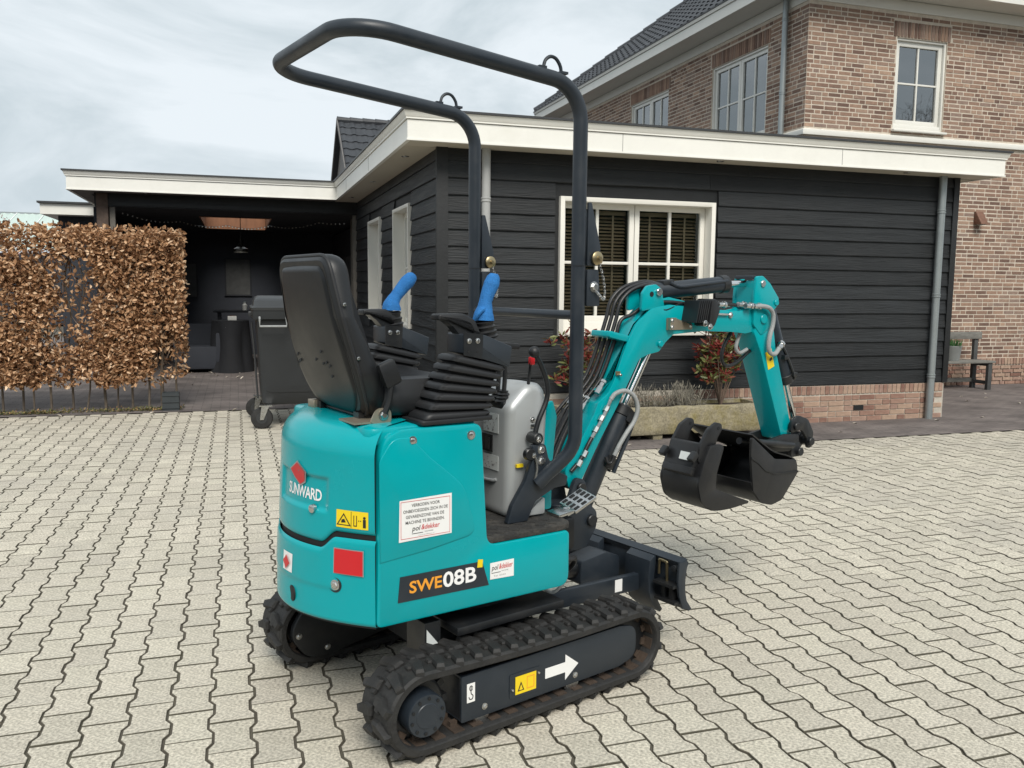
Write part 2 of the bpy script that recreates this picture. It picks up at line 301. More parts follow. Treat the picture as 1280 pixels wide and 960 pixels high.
class MB:
    """Collects geometry; build() links it as ONE mesh object."""
    def __init__(s): s.v = []; s.f = []; s.mi = []; s.cur = 0
    def add(s, vs, fs):
        o = len(s.v); s.v += [tuple(v) for v in vs]
        for f in fs: s.f.append(tuple(i + o for i in f)); s.mi.append(s.cur)
        return s
    def box(s, c, size, rot=None, bev=0.0):
        sx, sy, sz = size[0] / 2, size[1] / 2, size[2] / 2
        if bev > 0:
            sub = MB().prism([(-sx, -sy), (sx, -sy), (sx, sy), (-sx, sy)], 'z', -sz, sz, bev)
            vs = [Vector(v) for v in sub.v]; fs = sub.f
        else:
            vs = [Vector((x * sx, y * sy, z * sz)) for z in (-1, 1) for y in (-1, 1) for x in (-1, 1)]
            fs = [(0, 2, 3, 1), (4, 5, 7, 6), (0, 1, 5, 4), (2, 6, 7, 3), (0, 4, 6, 2), (1, 3, 7, 5)]
        m = rot if rot is not None else Matrix.Identity(3)
        c = Vector(c)
        return s.add([m @ v + c for v in vs], fs)
    def prism(s, poly, axis, a, b, bev=0.0, xf=None):
        p = list(poly)
        if area2(p) < 0: p.reverse()
        if b < a: a, b = b, a
        N = len(p)
        rings = [(p, a), (p, b)]
        if bev > 0:
            q = inset2(p, bev); q2 = inset2(p, bev * 0.3)
            rings = [(q, a), (q2, a + bev * 0.3), (p, a + bev), (p, b - bev), (q2, b - bev * 0.3), (q, b)]
        def mpv(u, v, t):
            if axis == 'y': return Vector((u, t, v))
            if axis == 'x': return Vector((t, u, v))
            return Vector((u, v, t))
        vs = []; fs = []
        for poly_, t in rings: vs += [mpv(u, v, t) for u, v in poly_]
        flip = axis == 'y'
        K = len(rings)
        for k in range(K - 1):
            for i in range(N):
                j = (i + 1) % N
                f = (k * N + i, k * N + j, (k + 1) * N + j, (k + 1) * N + i)
                fs.append(f[::-1] if flip else f)
        c0 = tuple(range(N - 1, -1, -1)); c1 = tuple((K - 1) * N + i for i in range(N))
        fs.append(c0[::-1] if flip else c0); fs.append(c1[::-1] if flip else c1)
        if xf is not None: vs = [xf @ v for v in vs]
        return s.add(vs, fs)
    def cyl(s, p0, p1, r, r1=None, n=18, bev=0.0):
        p0 = Vector(p0); p1 = Vector(p1); d = p1 - p0; L = d.length
        r1 = r if r1 is None else r1
        prof = [(0, r), (L, r1)] if bev <= 0 else [(0, r - bev), (bev, r), (L - bev, r1), (L, r1 - bev)]
        return s.lathe(p0, d, prof, n)
    def lathe(s, base, axis, prof, n=18, cap=True):
        base = Vector(base); ax = Vector(axis).normalized()
        q = ax.to_track_quat('Z', 'Y')
        vs = []; fs = []
        for h, r in prof:
            for k in range(n):
                a = 2 * math.pi * k / n
                vs.append(base + q @ Vector((r * math.cos(a), r * math.sin(a), h)))
        for j in range(len(prof) - 1):
            for k in range(n):
                k2 = (k + 1) % n
                fs.append((j * n + k, j * n + k2, (j + 1) * n + k2, (j + 1) * n + k))
        if cap:
            fs.append(tuple(range(n - 1, -1, -1))); fs.append(tuple((len(prof) - 1) * n + k for k in range(n)))
        return s.add(vs, fs)
    def tube(s, pts, r, n=10, smooth=0, closed=False, cap=True):
        P = catmull(pts, smooth, closed) if smooth else [Vector(p) for p in pts]
        N = len(P)
        rad = r if callable(r) else (lambda t: r)
        T = []
        for i in range(N):
            a = P[i - 1] if (i > 0 or closed) else P[i]; b = P[(i + 1) % N] if (i < N - 1 or closed) else P[i]
            T.append((b - a).normalized())
        up = Vector((0, 0, 1)) if abs(T[0].z) < 0.9 else Vector((1, 0, 0))
        nrm = (up - T[0] * up.dot(T[0])).normalized()
        vs = []; fs = []
        for i in range(N):
            if i > 0:
                ax = T[i - 1].cross(T[i])
                if ax.length > 1e-8: nrm = Quaternion(ax.normalized(), T[i - 1].angle(T[i])) @ nrm
                nrm = (nrm - T[i] * nrm.dot(T[i])).normalized()
            bn = T[i].cross(nrm); rr = rad(i / max(1, N - 1))
            for k in range(n):
                a = 2 * math.pi * k / n
                vs.append(P[i] + (nrm * math.cos(a) + bn * math.sin(a)) * rr)
        M_ = N if closed else N - 1
        for i in range(M_):
            i2 = (i + 1) % N
            for k in range(n):
                k2 = (k + 1) % n
                fs.append((i * n + k, i * n + k2, i2 * n + k2, i2 * n + k))
        if cap and not closed:
            fs.append(tuple(range(n - 1, -1, -1))); fs.append(tuple((N - 1) * n + k for k in range(n)))
        return s.add(vs, fs)
    def grid(s, fn, nu, nv, closed_u=False):
        vs = []; fs = []
        for j in range(nv + 1):
            for i in range(nu + 1): vs.append(fn(i / nu, j / nv))
        for j in range(nv):
            for i in range(nu):
                a = j * (nu + 1) + i
                fs.append((a, a + 1, a + nu + 2, a + nu + 1))
        return s.add(vs, fs)
    def sphere(s, c, r, nu=14, nv=8, sc=(1, 1, 1)):
        c = Vector(c)
        prof = []
        vs = [c + Vector((0, 0, -r * sc[2]))]; fs = []
        for j in range(1, nv):
            a = -math.pi / 2 + math.pi * j / nv
            for k in range(nu):
                b = 2 * math.pi * k / nu
                vs.append(c + Vector((r * math.cos(a) * math.cos(b) * sc[0], r * math.cos(a) * math.sin(b) * sc[1], r * math.sin(a) * sc[2])))
        vs.append(c + Vector((0, 0, r * sc[2])))
        for k in range(nu): fs.append((0, 1 + (k + 1) % nu, 1 + k))
        for j in range(nv - 2):
            for k in range(nu):
                a = 1 + j * nu + k; b = 1 + j * nu + (k + 1) % nu
                fs.append((a, b, b + nu, a + nu))
        T = len(vs) - 1
        for k in range(nu): fs.append((T, T - nu + k, T - nu + (k + 1) % nu))
        return s.add(vs, fs)
    def mesh(s, name, mats, smooth=35, fix=True):
        me = bpy.data.meshes.new(name)
        me.from_pydata(s.v, [], s.f)
        if isinstance(mats, str): mats = [mats]
        for m in mats: me.materials.append(MATS[m])
        if len(mats) > 1: me.polygons.foreach_set('material_index', s.mi)
        if fix:
            bm = bmesh.new(); bm.from_mesh(me)
            bmesh.ops.recalc_face_normals(bm, faces=bm.faces)
            bm.to_mesh(me); bm.free()
        if smooth:
            me.polygons.foreach_set('use_smooth', [len(p_.vertices) <= 4 for p_ in me.polygons])
            me.set_sharp_from_angle(angle=R(smooth))
        me.update()
        return me
    def build(s, name, mats, parent=None, smooth=35, fix=True, loc=None, rz=None):
        return link(name, s.mesh(name, mats, smooth, fix), parent, loc, rz)

def link(name, data, parent=None, loc=None, rz=None):
    o = bpy.data.objects.new(name, data); col.objects.link(o)
    if parent is not None: o.parent = parent
    if loc is not None: o.location = loc
    if rz is not None: o.rotation_euler = (0, 0, rz)
    return o
def tag(o, label=None, cat=None, group=None, kind=None):
    if label: o['label'] = label
    if cat: o['category'] = cat
    if group: o['group'] = group
    if kind: o['kind'] = kind
    return o
def thing(name, label, cat, loc=(0, 0, 0), rz=0.0, group=None):
    o = link(name, None, None, loc, rz); o.empty_display_size = 0.2
    return tag(o, label, cat, group)
def text_geo(body, size=1.0, bold=0.0, shear=0.0, spacing=1.0):
    """Flat lettering as vertices and faces in its own plane."""
    cu = bpy.data.curves.new('lettering', 'FONT'); cu.body = body; cu.size = size; cu.offset = bold; cu.shear = shear; cu.space_character = spacing
    cu.resolution_u = 3; cu.fill_mode = 'BOTH'
    ob = bpy.data.objects.new('lettering', cu); col.objects.link(ob)
    dg = bpy.context.evaluated_depsgraph_get()
    me = bpy.data.meshes.new_from_object(ob.evaluated_get(dg))
    vs = [tuple(v.co) for v in me.vertices]; fs = [tuple(p.vertices) for p in me.polygons]
    bpy.data.objects.remove(ob); bpy.data.curves.remove(cu); bpy.data.meshes.remove(me)
    return vs, fs
def fit_text(mb, body, fn, u0, u1, v0, v1, **kw):
    """Lettering stretched into the rectangle u0..u1, v0..v1 and carried on to a surface by fn(u, v)."""
    vs, fs = text_geo(body, **kw)
    xa = min(v[0] for v in vs); xb = max(v[0] for v in vs); ya = min(v[1] for v in vs); yb = max(v[1] for v in vs)
    P = [fn(u0 + (v[0] - xa) / (xb - xa) * (u1 - u0), v0 + (v[1] - ya) / (yb - ya) * (v1 - v0)) for v in vs]
    mb.add(P, fs)
    return mb
# ================================================================== SETTING
g = MB(); g.add([(-300, -300, -0.06), (300, -300, -0.06), (300, 300, -0.06), (-300, 300, -0.06)], [(0, 1, 2, 3)])
tag(g.build('ground', 'earth', smooth=0), kind='structure')
YARD_L, YARD_R, STEP_X = 10.62, 7.14, 1.30        # far edge of the light paving left and right of the annex corner
d = MB(); d.add([(-7, -3, -0.006), (14, -3, -0.006), (14, YARD_R, -0.006), (STEP_X, YARD_R, -0.006), (STEP_X, YARD_L, -0.006), (-7, YARD_L, -0.006)], [(0, 1, 2, 3, 4, 5)])
drive = tag(d.build('driveway', 'sand_joint', smooth=0), kind='structure')
p = MB(); p.add([(STEP_X - .12, YARD_R - .09, 0.004), (14, YARD_R - .09, 0.004), (14, 26, 0.004), (-7, 26, 0.004), (-7, YARD_L - .09, 0.004), (STEP_X - .12, YARD_L - .09, 0.004)], [(0, 1, 2, 3, 4, 5)])
tag(p.build('path', 'clinker', smooth=0), kind='structure')

# interlocking bone-shaped concrete pavers
PW, PL, AMP = 0.1345, 0.199, 0.0085
def paver_outline(gap=0.0027):
    right = [(AMP, -PL / 2), (AMP, -0.066), (-AMP, -0.036), (-AMP, 0.036), (AMP, 0.066), (AMP, PL / 2)]
    pts = [(PW / 2 + a - gap, max(-PL / 2 + gap, min(PL / 2 - gap, y))) for a, y in right]
    return pts + [(-x, y) for x, y in reversed(pts)]
def paver_geo(zt=0.0):
    o = paver_outline(); i = inset2(o, 0.0025); N = len(o)
    vs = [(x, y, zt - 0.022) for x, y in o] + [(x, y, zt - 0.002) for x, y in o] + [(x, y, zt) for x, y in i]
    fs = []
    for k in range(2):
        for a in range(N):
            b = (a + 1) % N
            fs.append((k * N + a, k * N + b, (k + 1) * N + b, (k + 1) * N + a))
    fs.append(tuple(2 * N + a for a in range(N)))
    return vs, fs
pv, pf = paver_geo()
cells = []
cinv = mw.inverted()
for cx in range(-40, 90):
    X = cx * PW + 0.089
    for ry in range(3, 56):
        Y = 0.028 + (ry + .5) * PL + (PL / 2 if cx % 2 else 0.0) - .01 * X
        if X < -5.2 or X > 11.6: continue
        if X > STEP_X - 0.07:
            if Y > YARD_R - 0.06: continue
        elif Y > YARD_L - 0.06: continue
        q = cinv @ Vector((X, Y, 0))
        dz = -q.z
        if dz < 0.5: vis = False
        else:
            u = 0.5 + 1080 / 1280 * q.x / dz; v = 0.5 + 1080 / 960 * q.y / dz
            vis = -0.01 < u < 1.01 and -0.01 < v < 1.0
        cells.append((dz if vis else 99 + dz, X, Y))
cells.sort()
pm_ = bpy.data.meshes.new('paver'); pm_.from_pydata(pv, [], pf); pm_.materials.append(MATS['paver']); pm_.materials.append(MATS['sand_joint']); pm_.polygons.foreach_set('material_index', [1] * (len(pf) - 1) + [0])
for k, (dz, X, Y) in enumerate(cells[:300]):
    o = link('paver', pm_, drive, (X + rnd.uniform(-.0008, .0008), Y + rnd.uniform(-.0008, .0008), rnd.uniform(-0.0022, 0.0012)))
    o.rotation_euler = (rnd.uniform(-.006, .006), rnd.uniform(-.006, .006), rnd.uniform(-.008, .008))
rest = MB()
for dz, X, Y in cells[300:]:
    a, b, c = rnd.uniform(-.006, .006), rnd.uniform(-.006, .006), rnd.uniform(-0.0022, 0.0012)
    ra = rnd.uniform(-.008, .008)
    rest.add([(X + x - ra * y, Y + y + ra * x, z + c + a * y + b * x) for x, y, z in pv], pf)
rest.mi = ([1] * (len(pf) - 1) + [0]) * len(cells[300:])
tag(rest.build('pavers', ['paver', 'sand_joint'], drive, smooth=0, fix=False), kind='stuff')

# ================================================================== ANNEX (black timber) with carport
AX0, AX1, AY0 = 1.81, 7.88, 8.05
annex = thing('timber_annex', 'black plank-clad annex with cream flat roof edge and open carport', 'building', (0, 0, 0))
def sweep(path, prof, name, m, parent, close=False):
    """Profile (outward, z) carried along a plan path, mitred at the corners; outward is to the right of travel."""
    mb = MB(); N = len(path); K = len(prof); vs = []
    for i, pt in enumerate(path):
        pt = Vector(pt)
        if i == 0: t = (Vector(path[1]) - pt).normalized(); nn = Vector((t.y, -t.x)); k = 1
        elif i == N - 1: t = (pt - Vector(path[i - 1])).normalized(); nn = Vector((t.y, -t.x)); k = 1
        else:
            t1 = (pt - Vector(path[i - 1])).normalized(); t2 = (Vector(path[i + 1]) - pt).normalized()
            n1_ = Vector((t1.y, -t1.x)); n2_ = Vector((t2.y, -t2.x)); nn = (n1_ + n2_).normalized(); k = 1 / nn.dot(n1_)
        for o, z in prof: vs.append((pt.x + nn.x * o * k, pt.y + nn.y * o * k, z))
    fs = []
    for i in range(N - 1):
        for j in range(K):
            j2 = (j + 1) % K
            fs.append((i * K + j, i * K + j2, (i + 1) * K + j2, (i + 1) * K + j))
    fs.append(tuple(range(K))); fs.append(tuple((N - 1) * K + j for j in range(K)))
    mb.add(vs, fs)
    return mb.build(name, m, parent, smooth=30)
FX0, FX1, FY0, CY = 1.475, 8.22, 7.73, 13.40       # faces of the roof edge
CX0 = -2.19
edge_path = [(CX0, 18.6), (CX0, CY), (FX0, CY), (FX0, FY0), (FX1, FY0), (FX1, 10.745)]
sweep(edge_path, [(-0.03, 2.762), (0.0, 2.762), (0.0, 2.925), (-0.03, 2.925)], 'fascia_board', 'cream_board', annex)
sweep(edge_path, [(-0.03, 2.746), (0.008, 2.746), (0.008, 2.761), (-0.03, 2.761)], 'fascia_bead', 'cream_board', annex)
sweep(edge_path, [(-0.03, 2.931), (0.014, 2.931), (0.014, 2.945), (0.020, 2.950), (0.038, 2.998), (-0.03, 2.998)], 'fascia_trim', 'cream_board', annex)
sweep(edge_path, [(-0.10, 3.000), (0.052, 3.000), (0.052, 3.020), (-0.10, 3.020)], 'roof_edge', 'roof_edge', annex)
for x in (3.55, 6.05): MB().box((x, FY0 - .0006, 2.843), (.003, .003, .160)).build('board_joint', 'roof_edge', annex, smooth=0)
for y in (10.1, 12.2): MB().box((FX0 - .0006, y, 2.843), (.003, .003, .160)).build('board_joint', 'roof_edge', annex, smooth=0)
# soffits
s = MB()
s.box(((FX0 + FX1) / 2 + 0.0, (FY0 + AY0) / 2 + .03, 2.757), (FX1 - FX0 - 0.062, AY0 - FY0 + 0.0, 0.014))
s.box(((FX0 + AX0) / 2 + .02, (AY0 + 13.8) / 2 + .05, 2.7575), (AX0 - FX0 - 0.0, 13.8 - AY0 - 0.0, 0.0135))
s.box(((AX1 + FX1) / 2 - .02, (AY0 + 10.7) / 2 + .05, 2.7575), (FX1 - AX1 - 0.03, 10.7 - AY0 - 0.1, 0.0135))
soff = s.build('soffit', 'soffit_paint', annex, smooth=0)
s = MB(); s.box(((CX0 + FX0) / 2, (CY + 14.0) / 2 + .02, 2.757), (FX0 - CX0 - 0.062, 0.6, 0.013)); s.box((CX0 + .12, 16.1, 2.757), (.2, 4.2, .0125))
s.build('soffit', 'grey_board', annex, smooth=0)
for x, y in ((1.64, 8.72), (1.65, 10.94), (1.64, 12.95), (7.0, 7.86), (4.69, 7.86), (-1.2, 13.62)):
    l = MB().lathe((x, y, 2.744), (0, 0, 1), [(0, 0.036), (0.004, 0.04), (0.010, 0.04)], 16)
    dl = l.build('downlight', 'steel', soff)
# roof slabs (the carport roof leaves a rooflight open)
SKX0, SKX1, SKY0, SKY1 = -0.52, 0.58, 15.1, 18.05
s = MB()
s.box(((FX0 + FX1) / 2, (FY0 + 13.4) / 2, 2.975), (FX1 - FX0 - .2, 13.4 - FY0 - .2, .03))
s.box(((CX0 + SKX0) / 2 + .05, 16.4, 2.975), (SKX0 - CX0 - .1, 5.8, .03)); s.box(((SKX1 + 7.6) / 2, 16.4, 2.975), (7.6 - SKX1, 5.8, .03))
s.box(((SKX0 + SKX1) / 2, (13.5 + SKY0) / 2, 2.975), (SKX1 - SKX0, SKY0 - 13.5, .03)); s.box(((SKX0 + SKX1) / 2, (SKY1 + 19.3) / 2, 2.975), (SKX1 - SKX0, 19.3 - SKY1, .03))
s.build('roof', 'roof_edge', annex, smooth=0)
# carport: ceiling, walls, beam, pillar, posts
CZ = 2.56
s = MB()
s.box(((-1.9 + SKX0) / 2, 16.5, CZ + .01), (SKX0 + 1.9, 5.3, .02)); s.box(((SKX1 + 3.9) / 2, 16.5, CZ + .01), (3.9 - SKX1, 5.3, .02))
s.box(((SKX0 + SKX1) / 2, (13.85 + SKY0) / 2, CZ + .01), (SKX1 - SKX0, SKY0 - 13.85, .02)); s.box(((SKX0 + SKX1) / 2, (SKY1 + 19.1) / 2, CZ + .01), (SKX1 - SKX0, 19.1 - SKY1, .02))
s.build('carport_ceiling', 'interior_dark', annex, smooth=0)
s = MB()
for (a, b2, c, dd) in ((SKX0 - .02, SKX0, SKY0, SKY1), (SKX1, SKX1 + .02, SKY0, SKY1), (SKX0 - .02, SKX1 + .02, SKY0 - .02, SKY0), (SKX0 - .02, SKX1 + .02, SKY1, SKY1 + .02)):
    s.box(((a + b2) / 2, (c + dd) / 2, (CZ - .01 + 3.08) / 2), (b2 - a, dd - c, 3.08 - CZ + .01))
s.build('rooflight_lining', 'cedar', annex, smooth=0)
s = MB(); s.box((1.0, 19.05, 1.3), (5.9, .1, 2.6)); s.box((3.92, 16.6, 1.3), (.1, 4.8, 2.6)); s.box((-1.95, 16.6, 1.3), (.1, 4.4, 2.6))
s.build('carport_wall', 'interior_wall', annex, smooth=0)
s = MB(); s.box((0.1, 13.80, 2.655), (3.98, .14, .19)); s.box((0.1, 13.72, 2.60), (3.5, .03, .05))
s.build('beam', 'board_black', annex, smooth=0)
s = MB(); s.box((-1.79, 13.86, 1.37), (.15, .30, 2.74)); s.build('pillar', 'pillar_brick', annex, smooth=0)
s = MB(); s.box((-1.665, 13.80, 1.28), (.07, .08, 2.56), bev=.004); s.build('post', 'post_wood', annex)
s = MB(); s.box((1.865, 14.62, 1.28), (.06, .08, 2.56), bev=.004); s.build('post', 'post_wood', annex)
s = MB(); s.box((1.80, 13.82, 1.28), (.07, .08, 2.56), bev=.004); s.build('post', 'post_wood', annex)
# inner fence-like side of the carport: upright boards
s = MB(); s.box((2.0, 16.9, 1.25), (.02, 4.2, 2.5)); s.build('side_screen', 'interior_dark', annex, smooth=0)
for k in range(9):
    MB().box((1.975, 14.95 + k * .22, 1.0), (.03, .19, 2.0), bev=.004).build('screen_board', 'bench_dark', annex)

# wall cores behind the planks
WX0, WX1, WZ0, WZ1 = 3.03, 4.74, 0.985, 2.35       # front window opening
SW = ((9.38, 10.36), (11.37, 12.39)); SZ0, SZ1 = 1.0, 2.36
s = MB()
def wallbox(mb, x0, x1, y0, y1, z0, z1): mb.box(((x0 + x1) / 2, (y0 + y1) / 2, (z0 + z1) / 2), (x1 - x0, y1 - y0, z1 - z0))
wallbox(s, AX0 + .03, WX0, AY0, AY0 + .15, .05, 2.755); wallbox(s, WX1, AX1 - .03, AY0, AY0 + .15, .05, 2.755)
wallbox(s, WX0, WX1, AY0, AY0 + .15, .05, WZ0); wallbox(s, WX0, WX1, AY0, AY0 + .15, WZ1, 2.755)
wallbox(s, AX1 - .18, AX1 - .03, AY0 + .15, 10.74, .05, 2.755)
wallF = s.build('front_wall', 'board_black', annex, smooth=0)
s = MB(); ys = [AY0 + .15, SW[0][0], SW[0][1], SW[1][0], SW[1][1], 13.80]
for a in (0, 2, 4): wallbox(s, AX0 + .03, AX0 + .18, ys[a], ys[a + 1], .05, 2.755)
for a in (1, 3): wallbox(s, AX0 + .03, AX0 + .18, ys[a], ys[a + 1], .05, SZ0); wallbox(s, AX0 + .03, AX0 + .18, ys[a], ys[a + 1], SZ1, 2.755)
wallS = s.build('side_wall', 'board_black', annex, smooth=0)
# planks: each a board of its own, thick at the lower edge
PZ0, PPITCH, NP = 0.418, 0.1585, 15
def plank_geo(L, h, seed):
    r_ = random.Random(seed); n = 8; vs = []; fs = []
    for i in range(n + 1):
        x = L * i / n; w = r_.uniform(-.0016, .0016)
        vs += [(x, 0, 0 + w), (x, -.030 + w, 0 + w), (x, -.033 + w, .006 + w), (x, -.013, h), (x, 0, h)]
    for i in range(n):
        for j in range(5):
            a = i * 5 + j; b = i * 5 + (j + 1) % 5
            fs.append((a, b, b + 5, a + 5))
    fs.append((0, 1, 2, 3, 4)); fs.append(tuple(n * 5 + j for j in (4, 3, 2, 1, 0)))
    return vs, fs
def plank(parent, x0, y0, z, L, h, rot, seed):
    vs, fs = plank_geo(L, h, seed)
    c, s_ = (1, 0) if rot == 'x' else (0, -1)
    P = [(x0 + v[0], y0 + v[1], z + v[2]) if rot == 'x' else (x0 + v[1], y0 - v[0], z + v[2]) for v in vs]
    mb = MB().add(P, fs); return mb.build('plank', 'plank_black', parent, smooth=25)
k = 0
for i in range(NP):
    z = PZ0 + i * PPITCH; h = min(PPITCH + .012, 2.752 - z)
    segs = [(AX0 + .10, AX1 - .075)]
    if z < WZ1 + .03 and z + PPITCH > WZ0 - .03: segs = [(AX0 + .10, WX0 - .045), (WX1 + .045, AX1 - .075)]
    out_ = []
    for a, b in segs:       # butt joints here and there
        if b - a > 4.5: j = rnd.uniform(a + 1.6, b - 1.6); out_ += [(a, j - .0015), (j + .0015, b)]
        else: out_.append((a, b))
    for a, b in out_: k += 1; plank(wallF, a, AY0, z, b - a, h, 'x', k)
    segs = [(AY0 + .005, 13.78)]
    if z < SZ1 + .02 and z + PPITCH > SZ0 - .02: segs = [(AY0 + .005, SW[0][0] - .04), (SW[0][1] + .04, SW[1][0] - .04), (SW[1][1] + .04, 13.78)]
    for a, b in segs: k += 1; plank(wallS, AX0 + .03, b, z, b - a, h, 'y', k)
s = MB(); s.box((AX0 + .045, AY0 - .02, 1.585), (.11, .045, 2.335), bev=.003); s.build('corner_board', 'board_black', annex)
s = MB(); s.box((AX1 - .035, AY0 - .02, 1.585), (.075, .045, 2.335), bev=.003); s.build('corner_board', 'board_black', annex)
# brick plinth of the annex, every brick its own piece
s = MB(); wallbox(s, AX0 + .03, AX1 - .03, AY0 - .022, AY0 - .002, -.05, .414); wallbox(s, AX0 + .012, AX0 + .03, AY0 - .022, 13.7, -.05, .414)
plinth = s.build('plinth', 'mortar_plinth', annex, smooth=0)
def brick_mesh(name, L, H, D, m):
    return MB().box((0, D / 2, 0), (L, D, H), bev=.003).mesh(name, m, smooth=0)
bm_s = brick_mesh('brick', .200, .052, .034, 'brick_plinth'); bm_h = brick_mesh('brick', .096, .052, .034, 'brick_plinth'); bm_v = brick_mesh('brick', .050, .094, .036, 'brick_plinth')
nb = 0
for r_i in range(5):
    x = AX0 + .03 + (-.10 if r_i % 2 else 0); z = .029 + r_i * .0605
    while x < AX1 - .06:
        hd = rnd.random() < .28
        L = .096 if hd else .200
        x0 = x; x += L + .010
        if x0 < AX0 or x0 + L > AX1 - .005 or x0 + L / 2 < 4.6: continue
        o = link('brick', bm_h if hd else bm_s, plinth, (x0 + L / 2, AY0 - .030 + rnd.uniform(-.002, .002), z)); nb += 1
x = 4.6
while x < AX1 - .05:
    link('brick', bm_v, plinth, (x, AY0 - .031 + rnd.uniform(-.002, .001), .362)); x += .0605; nb += 1
s = MB()
for r_i in range(6):
    for kx in range(14):
        x = AX0 + .13 + kx * .21 + (.1 if r_i % 2 else 0)
        if x < 4.5: s.box((x, AY0 - .014, .029 + r_i * .0605), (.2, .034, .052))
    for ky in range(27):
        s.box((AX0 + .014, AY0 + .12 + ky * .21 + (.1 if r_i % 2 else 0), .029 + r_i * .0605), (.034, .2, .052))
tag(s.build('bricks', 'brick_plinth', plinth, smooth=0), kind='stuff')
s = MB(); s.box((6.66, AY0 - .030, .155), (.13, .016, .05)); s.build('air_vent', 'seam_black', annex)

# windows -------------------------------------------------------------
def window(parent, org, ux, nrm, W_, z0, z1, panes, depth=.12, casing=.045, proud=.045, sash=.055, mun=.028, m='window_white', sill=True, bottom=0.0, glass='glass'):
    """Casement window in an opening. org = lower left corner on the wall face, ux = along the wall, nrm = outward."""
    ux = Vector(ux); nrm = Vector(nrm); up = Vector((0, 0, 1)); org = Vector(org)
    H_ = z1 - z0
    rot = Matrix((ux, -nrm, up)).transposed()
    def bar(mb, u0, u1, v0, v1, d0, d1, bev=.003):   # d: depth behind the wall face
        c = org + ux * (u0 + u1) / 2 + up * (v0 + v1) / 2 - nrm * (d0 + d1) / 2
        mb.box(c, (u1 - u0, d1 - d0, v1 - v0), rot, bev)
    mb = MB()
    bar(mb, -casing, 0, -casing, H_ + casing, -proud, depth); bar(mb, W_, W_ + casing, -casing, H_ + casing, -proud, depth)
    bar(mb, 0, W_, H_, H_ + casing, -proud, depth); bar(mb, 0, W_, -casing, 0, -proud - .001, depth)
    win = mb.build('window', m, parent)
    if bottom: bar(mb2 := MB(), 0, W_, 0, bottom, depth - .085, depth, .003); mb2.build('sill_board', m, win)
    nS = len(panes); sw = W_ / nS
    for i, (cols, rows) in enumerate(panes):
        u0 = i * sw; u1 = u0 + sw; e = .004
        f = MB(); v0 = bottom
        bar(f, u0 + e, u0 + sash, v0, H_, depth - .05, depth); bar(f, u1 - sash, u1 - e, v0, H_, depth - .05, depth)
        bar(f, u0 + sash, u1 - sash, v0, v0 + sash, depth - .05, depth); bar(f, u0 + sash, u1 - sash, H_ - sash, H_, depth - .05, depth)
        f.build('sash', m, win)
        gu0, gu1, gv0, gv1 = u0 + sash, u1 - sash, v0 + sash, H_ - sash
        for c in range(cols):
            for r_ in range(rows):
                a0 = gu0 + (gu1 - gu0) * c / cols; a1 = gu0 + (gu1 - gu0) * (c + 1) / cols
                b0 = gv0 + (gv1 - gv0) * r_ / rows; b1 = gv0 + (gv1 - gv0) * (r_ + 1) / rows
                gp = MB(); bar(gp, a0 + .001, a1 - .001, b0 + .001, b1 - .001, depth - .022, depth - .018, 0); gp.build('pane', glass, win, smooth=0)
        for c in range(1, cols):
            q = gu0 + (gu1 - gu0) * c / cols; mm = MB(); bar(mm, q - mun / 2, q + mun / 2, gv0, gv1, depth - .042, depth - .005); mm.build('glazing_bar', m, win)
        for r_ in range(1, rows):
            q = gv0 + (gv1 - gv0) * r_ / rows; mm = MB(); bar(mm, gu0, gu1, q - mun / 2, q + mun / 2, depth - .0405, depth - .0065); mm.build('glazing_bar', m, win)
    return win, rot
wF, _ = window(annex, (WX0 + .045, AY0, WZ0 + .045), (1, 0, 0), (0, -1, 0), WX1 - WX0 - .09, WZ0 + .045, WZ1 - .045, [(2, 2), (2, 2)], depth=.13, casing=.045, proud=.055, bottom=.10)
# wooden blinds and the dark room behind the front window
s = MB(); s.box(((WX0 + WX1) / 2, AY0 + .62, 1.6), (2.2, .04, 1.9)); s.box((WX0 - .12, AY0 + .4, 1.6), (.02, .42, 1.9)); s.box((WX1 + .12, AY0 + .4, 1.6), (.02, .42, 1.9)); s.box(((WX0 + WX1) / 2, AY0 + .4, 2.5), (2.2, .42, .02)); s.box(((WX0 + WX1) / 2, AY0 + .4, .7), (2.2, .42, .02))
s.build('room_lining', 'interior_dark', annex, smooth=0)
for hx in (0, 1):
    bx0 = WX0 + .10 + hx * .82; bw = .70
    slm = MB().box((0, 0, 0), (bw, .042, .004), Matrix.Rotation(R(28), 3, 'X')).mesh('slat', 'blind_wood', smooth=0)
    for i in range(31):
        link('slat', slm, wF, (bx0 + bw / 2, AY0 + .205, 1.14 + i * .0345))
    for fx in (.22, .8):
        MB().box((bx0 + bw * fx, AY0 + .18, 1.66), (.022, .002, 1.08)).build('ladder_tape', 'blind_wood', wF, smooth=0)
    MB().box((bx0 + bw / 2, AY0 + .205, 2.225), (bw, .05, .04), bev=.004).build('head_rail', 'blind_wood', wF)
for a, b in SW:
    w_, _ = window(annex, (AX0 + .03, b - .04, SZ0 + .04), (0, -1, 0), (-1, 0, 0), b - a - .08, SZ0 + .04, SZ1 - .04, [(1, 2)], depth=.135, casing=.04, proud=.05)
    MB().box((AX0 + .30, (a + b) / 2, 1.7), (.02, 1.3, 1.6)).build('curtain', 'interior_dark', w_, smooth=0)
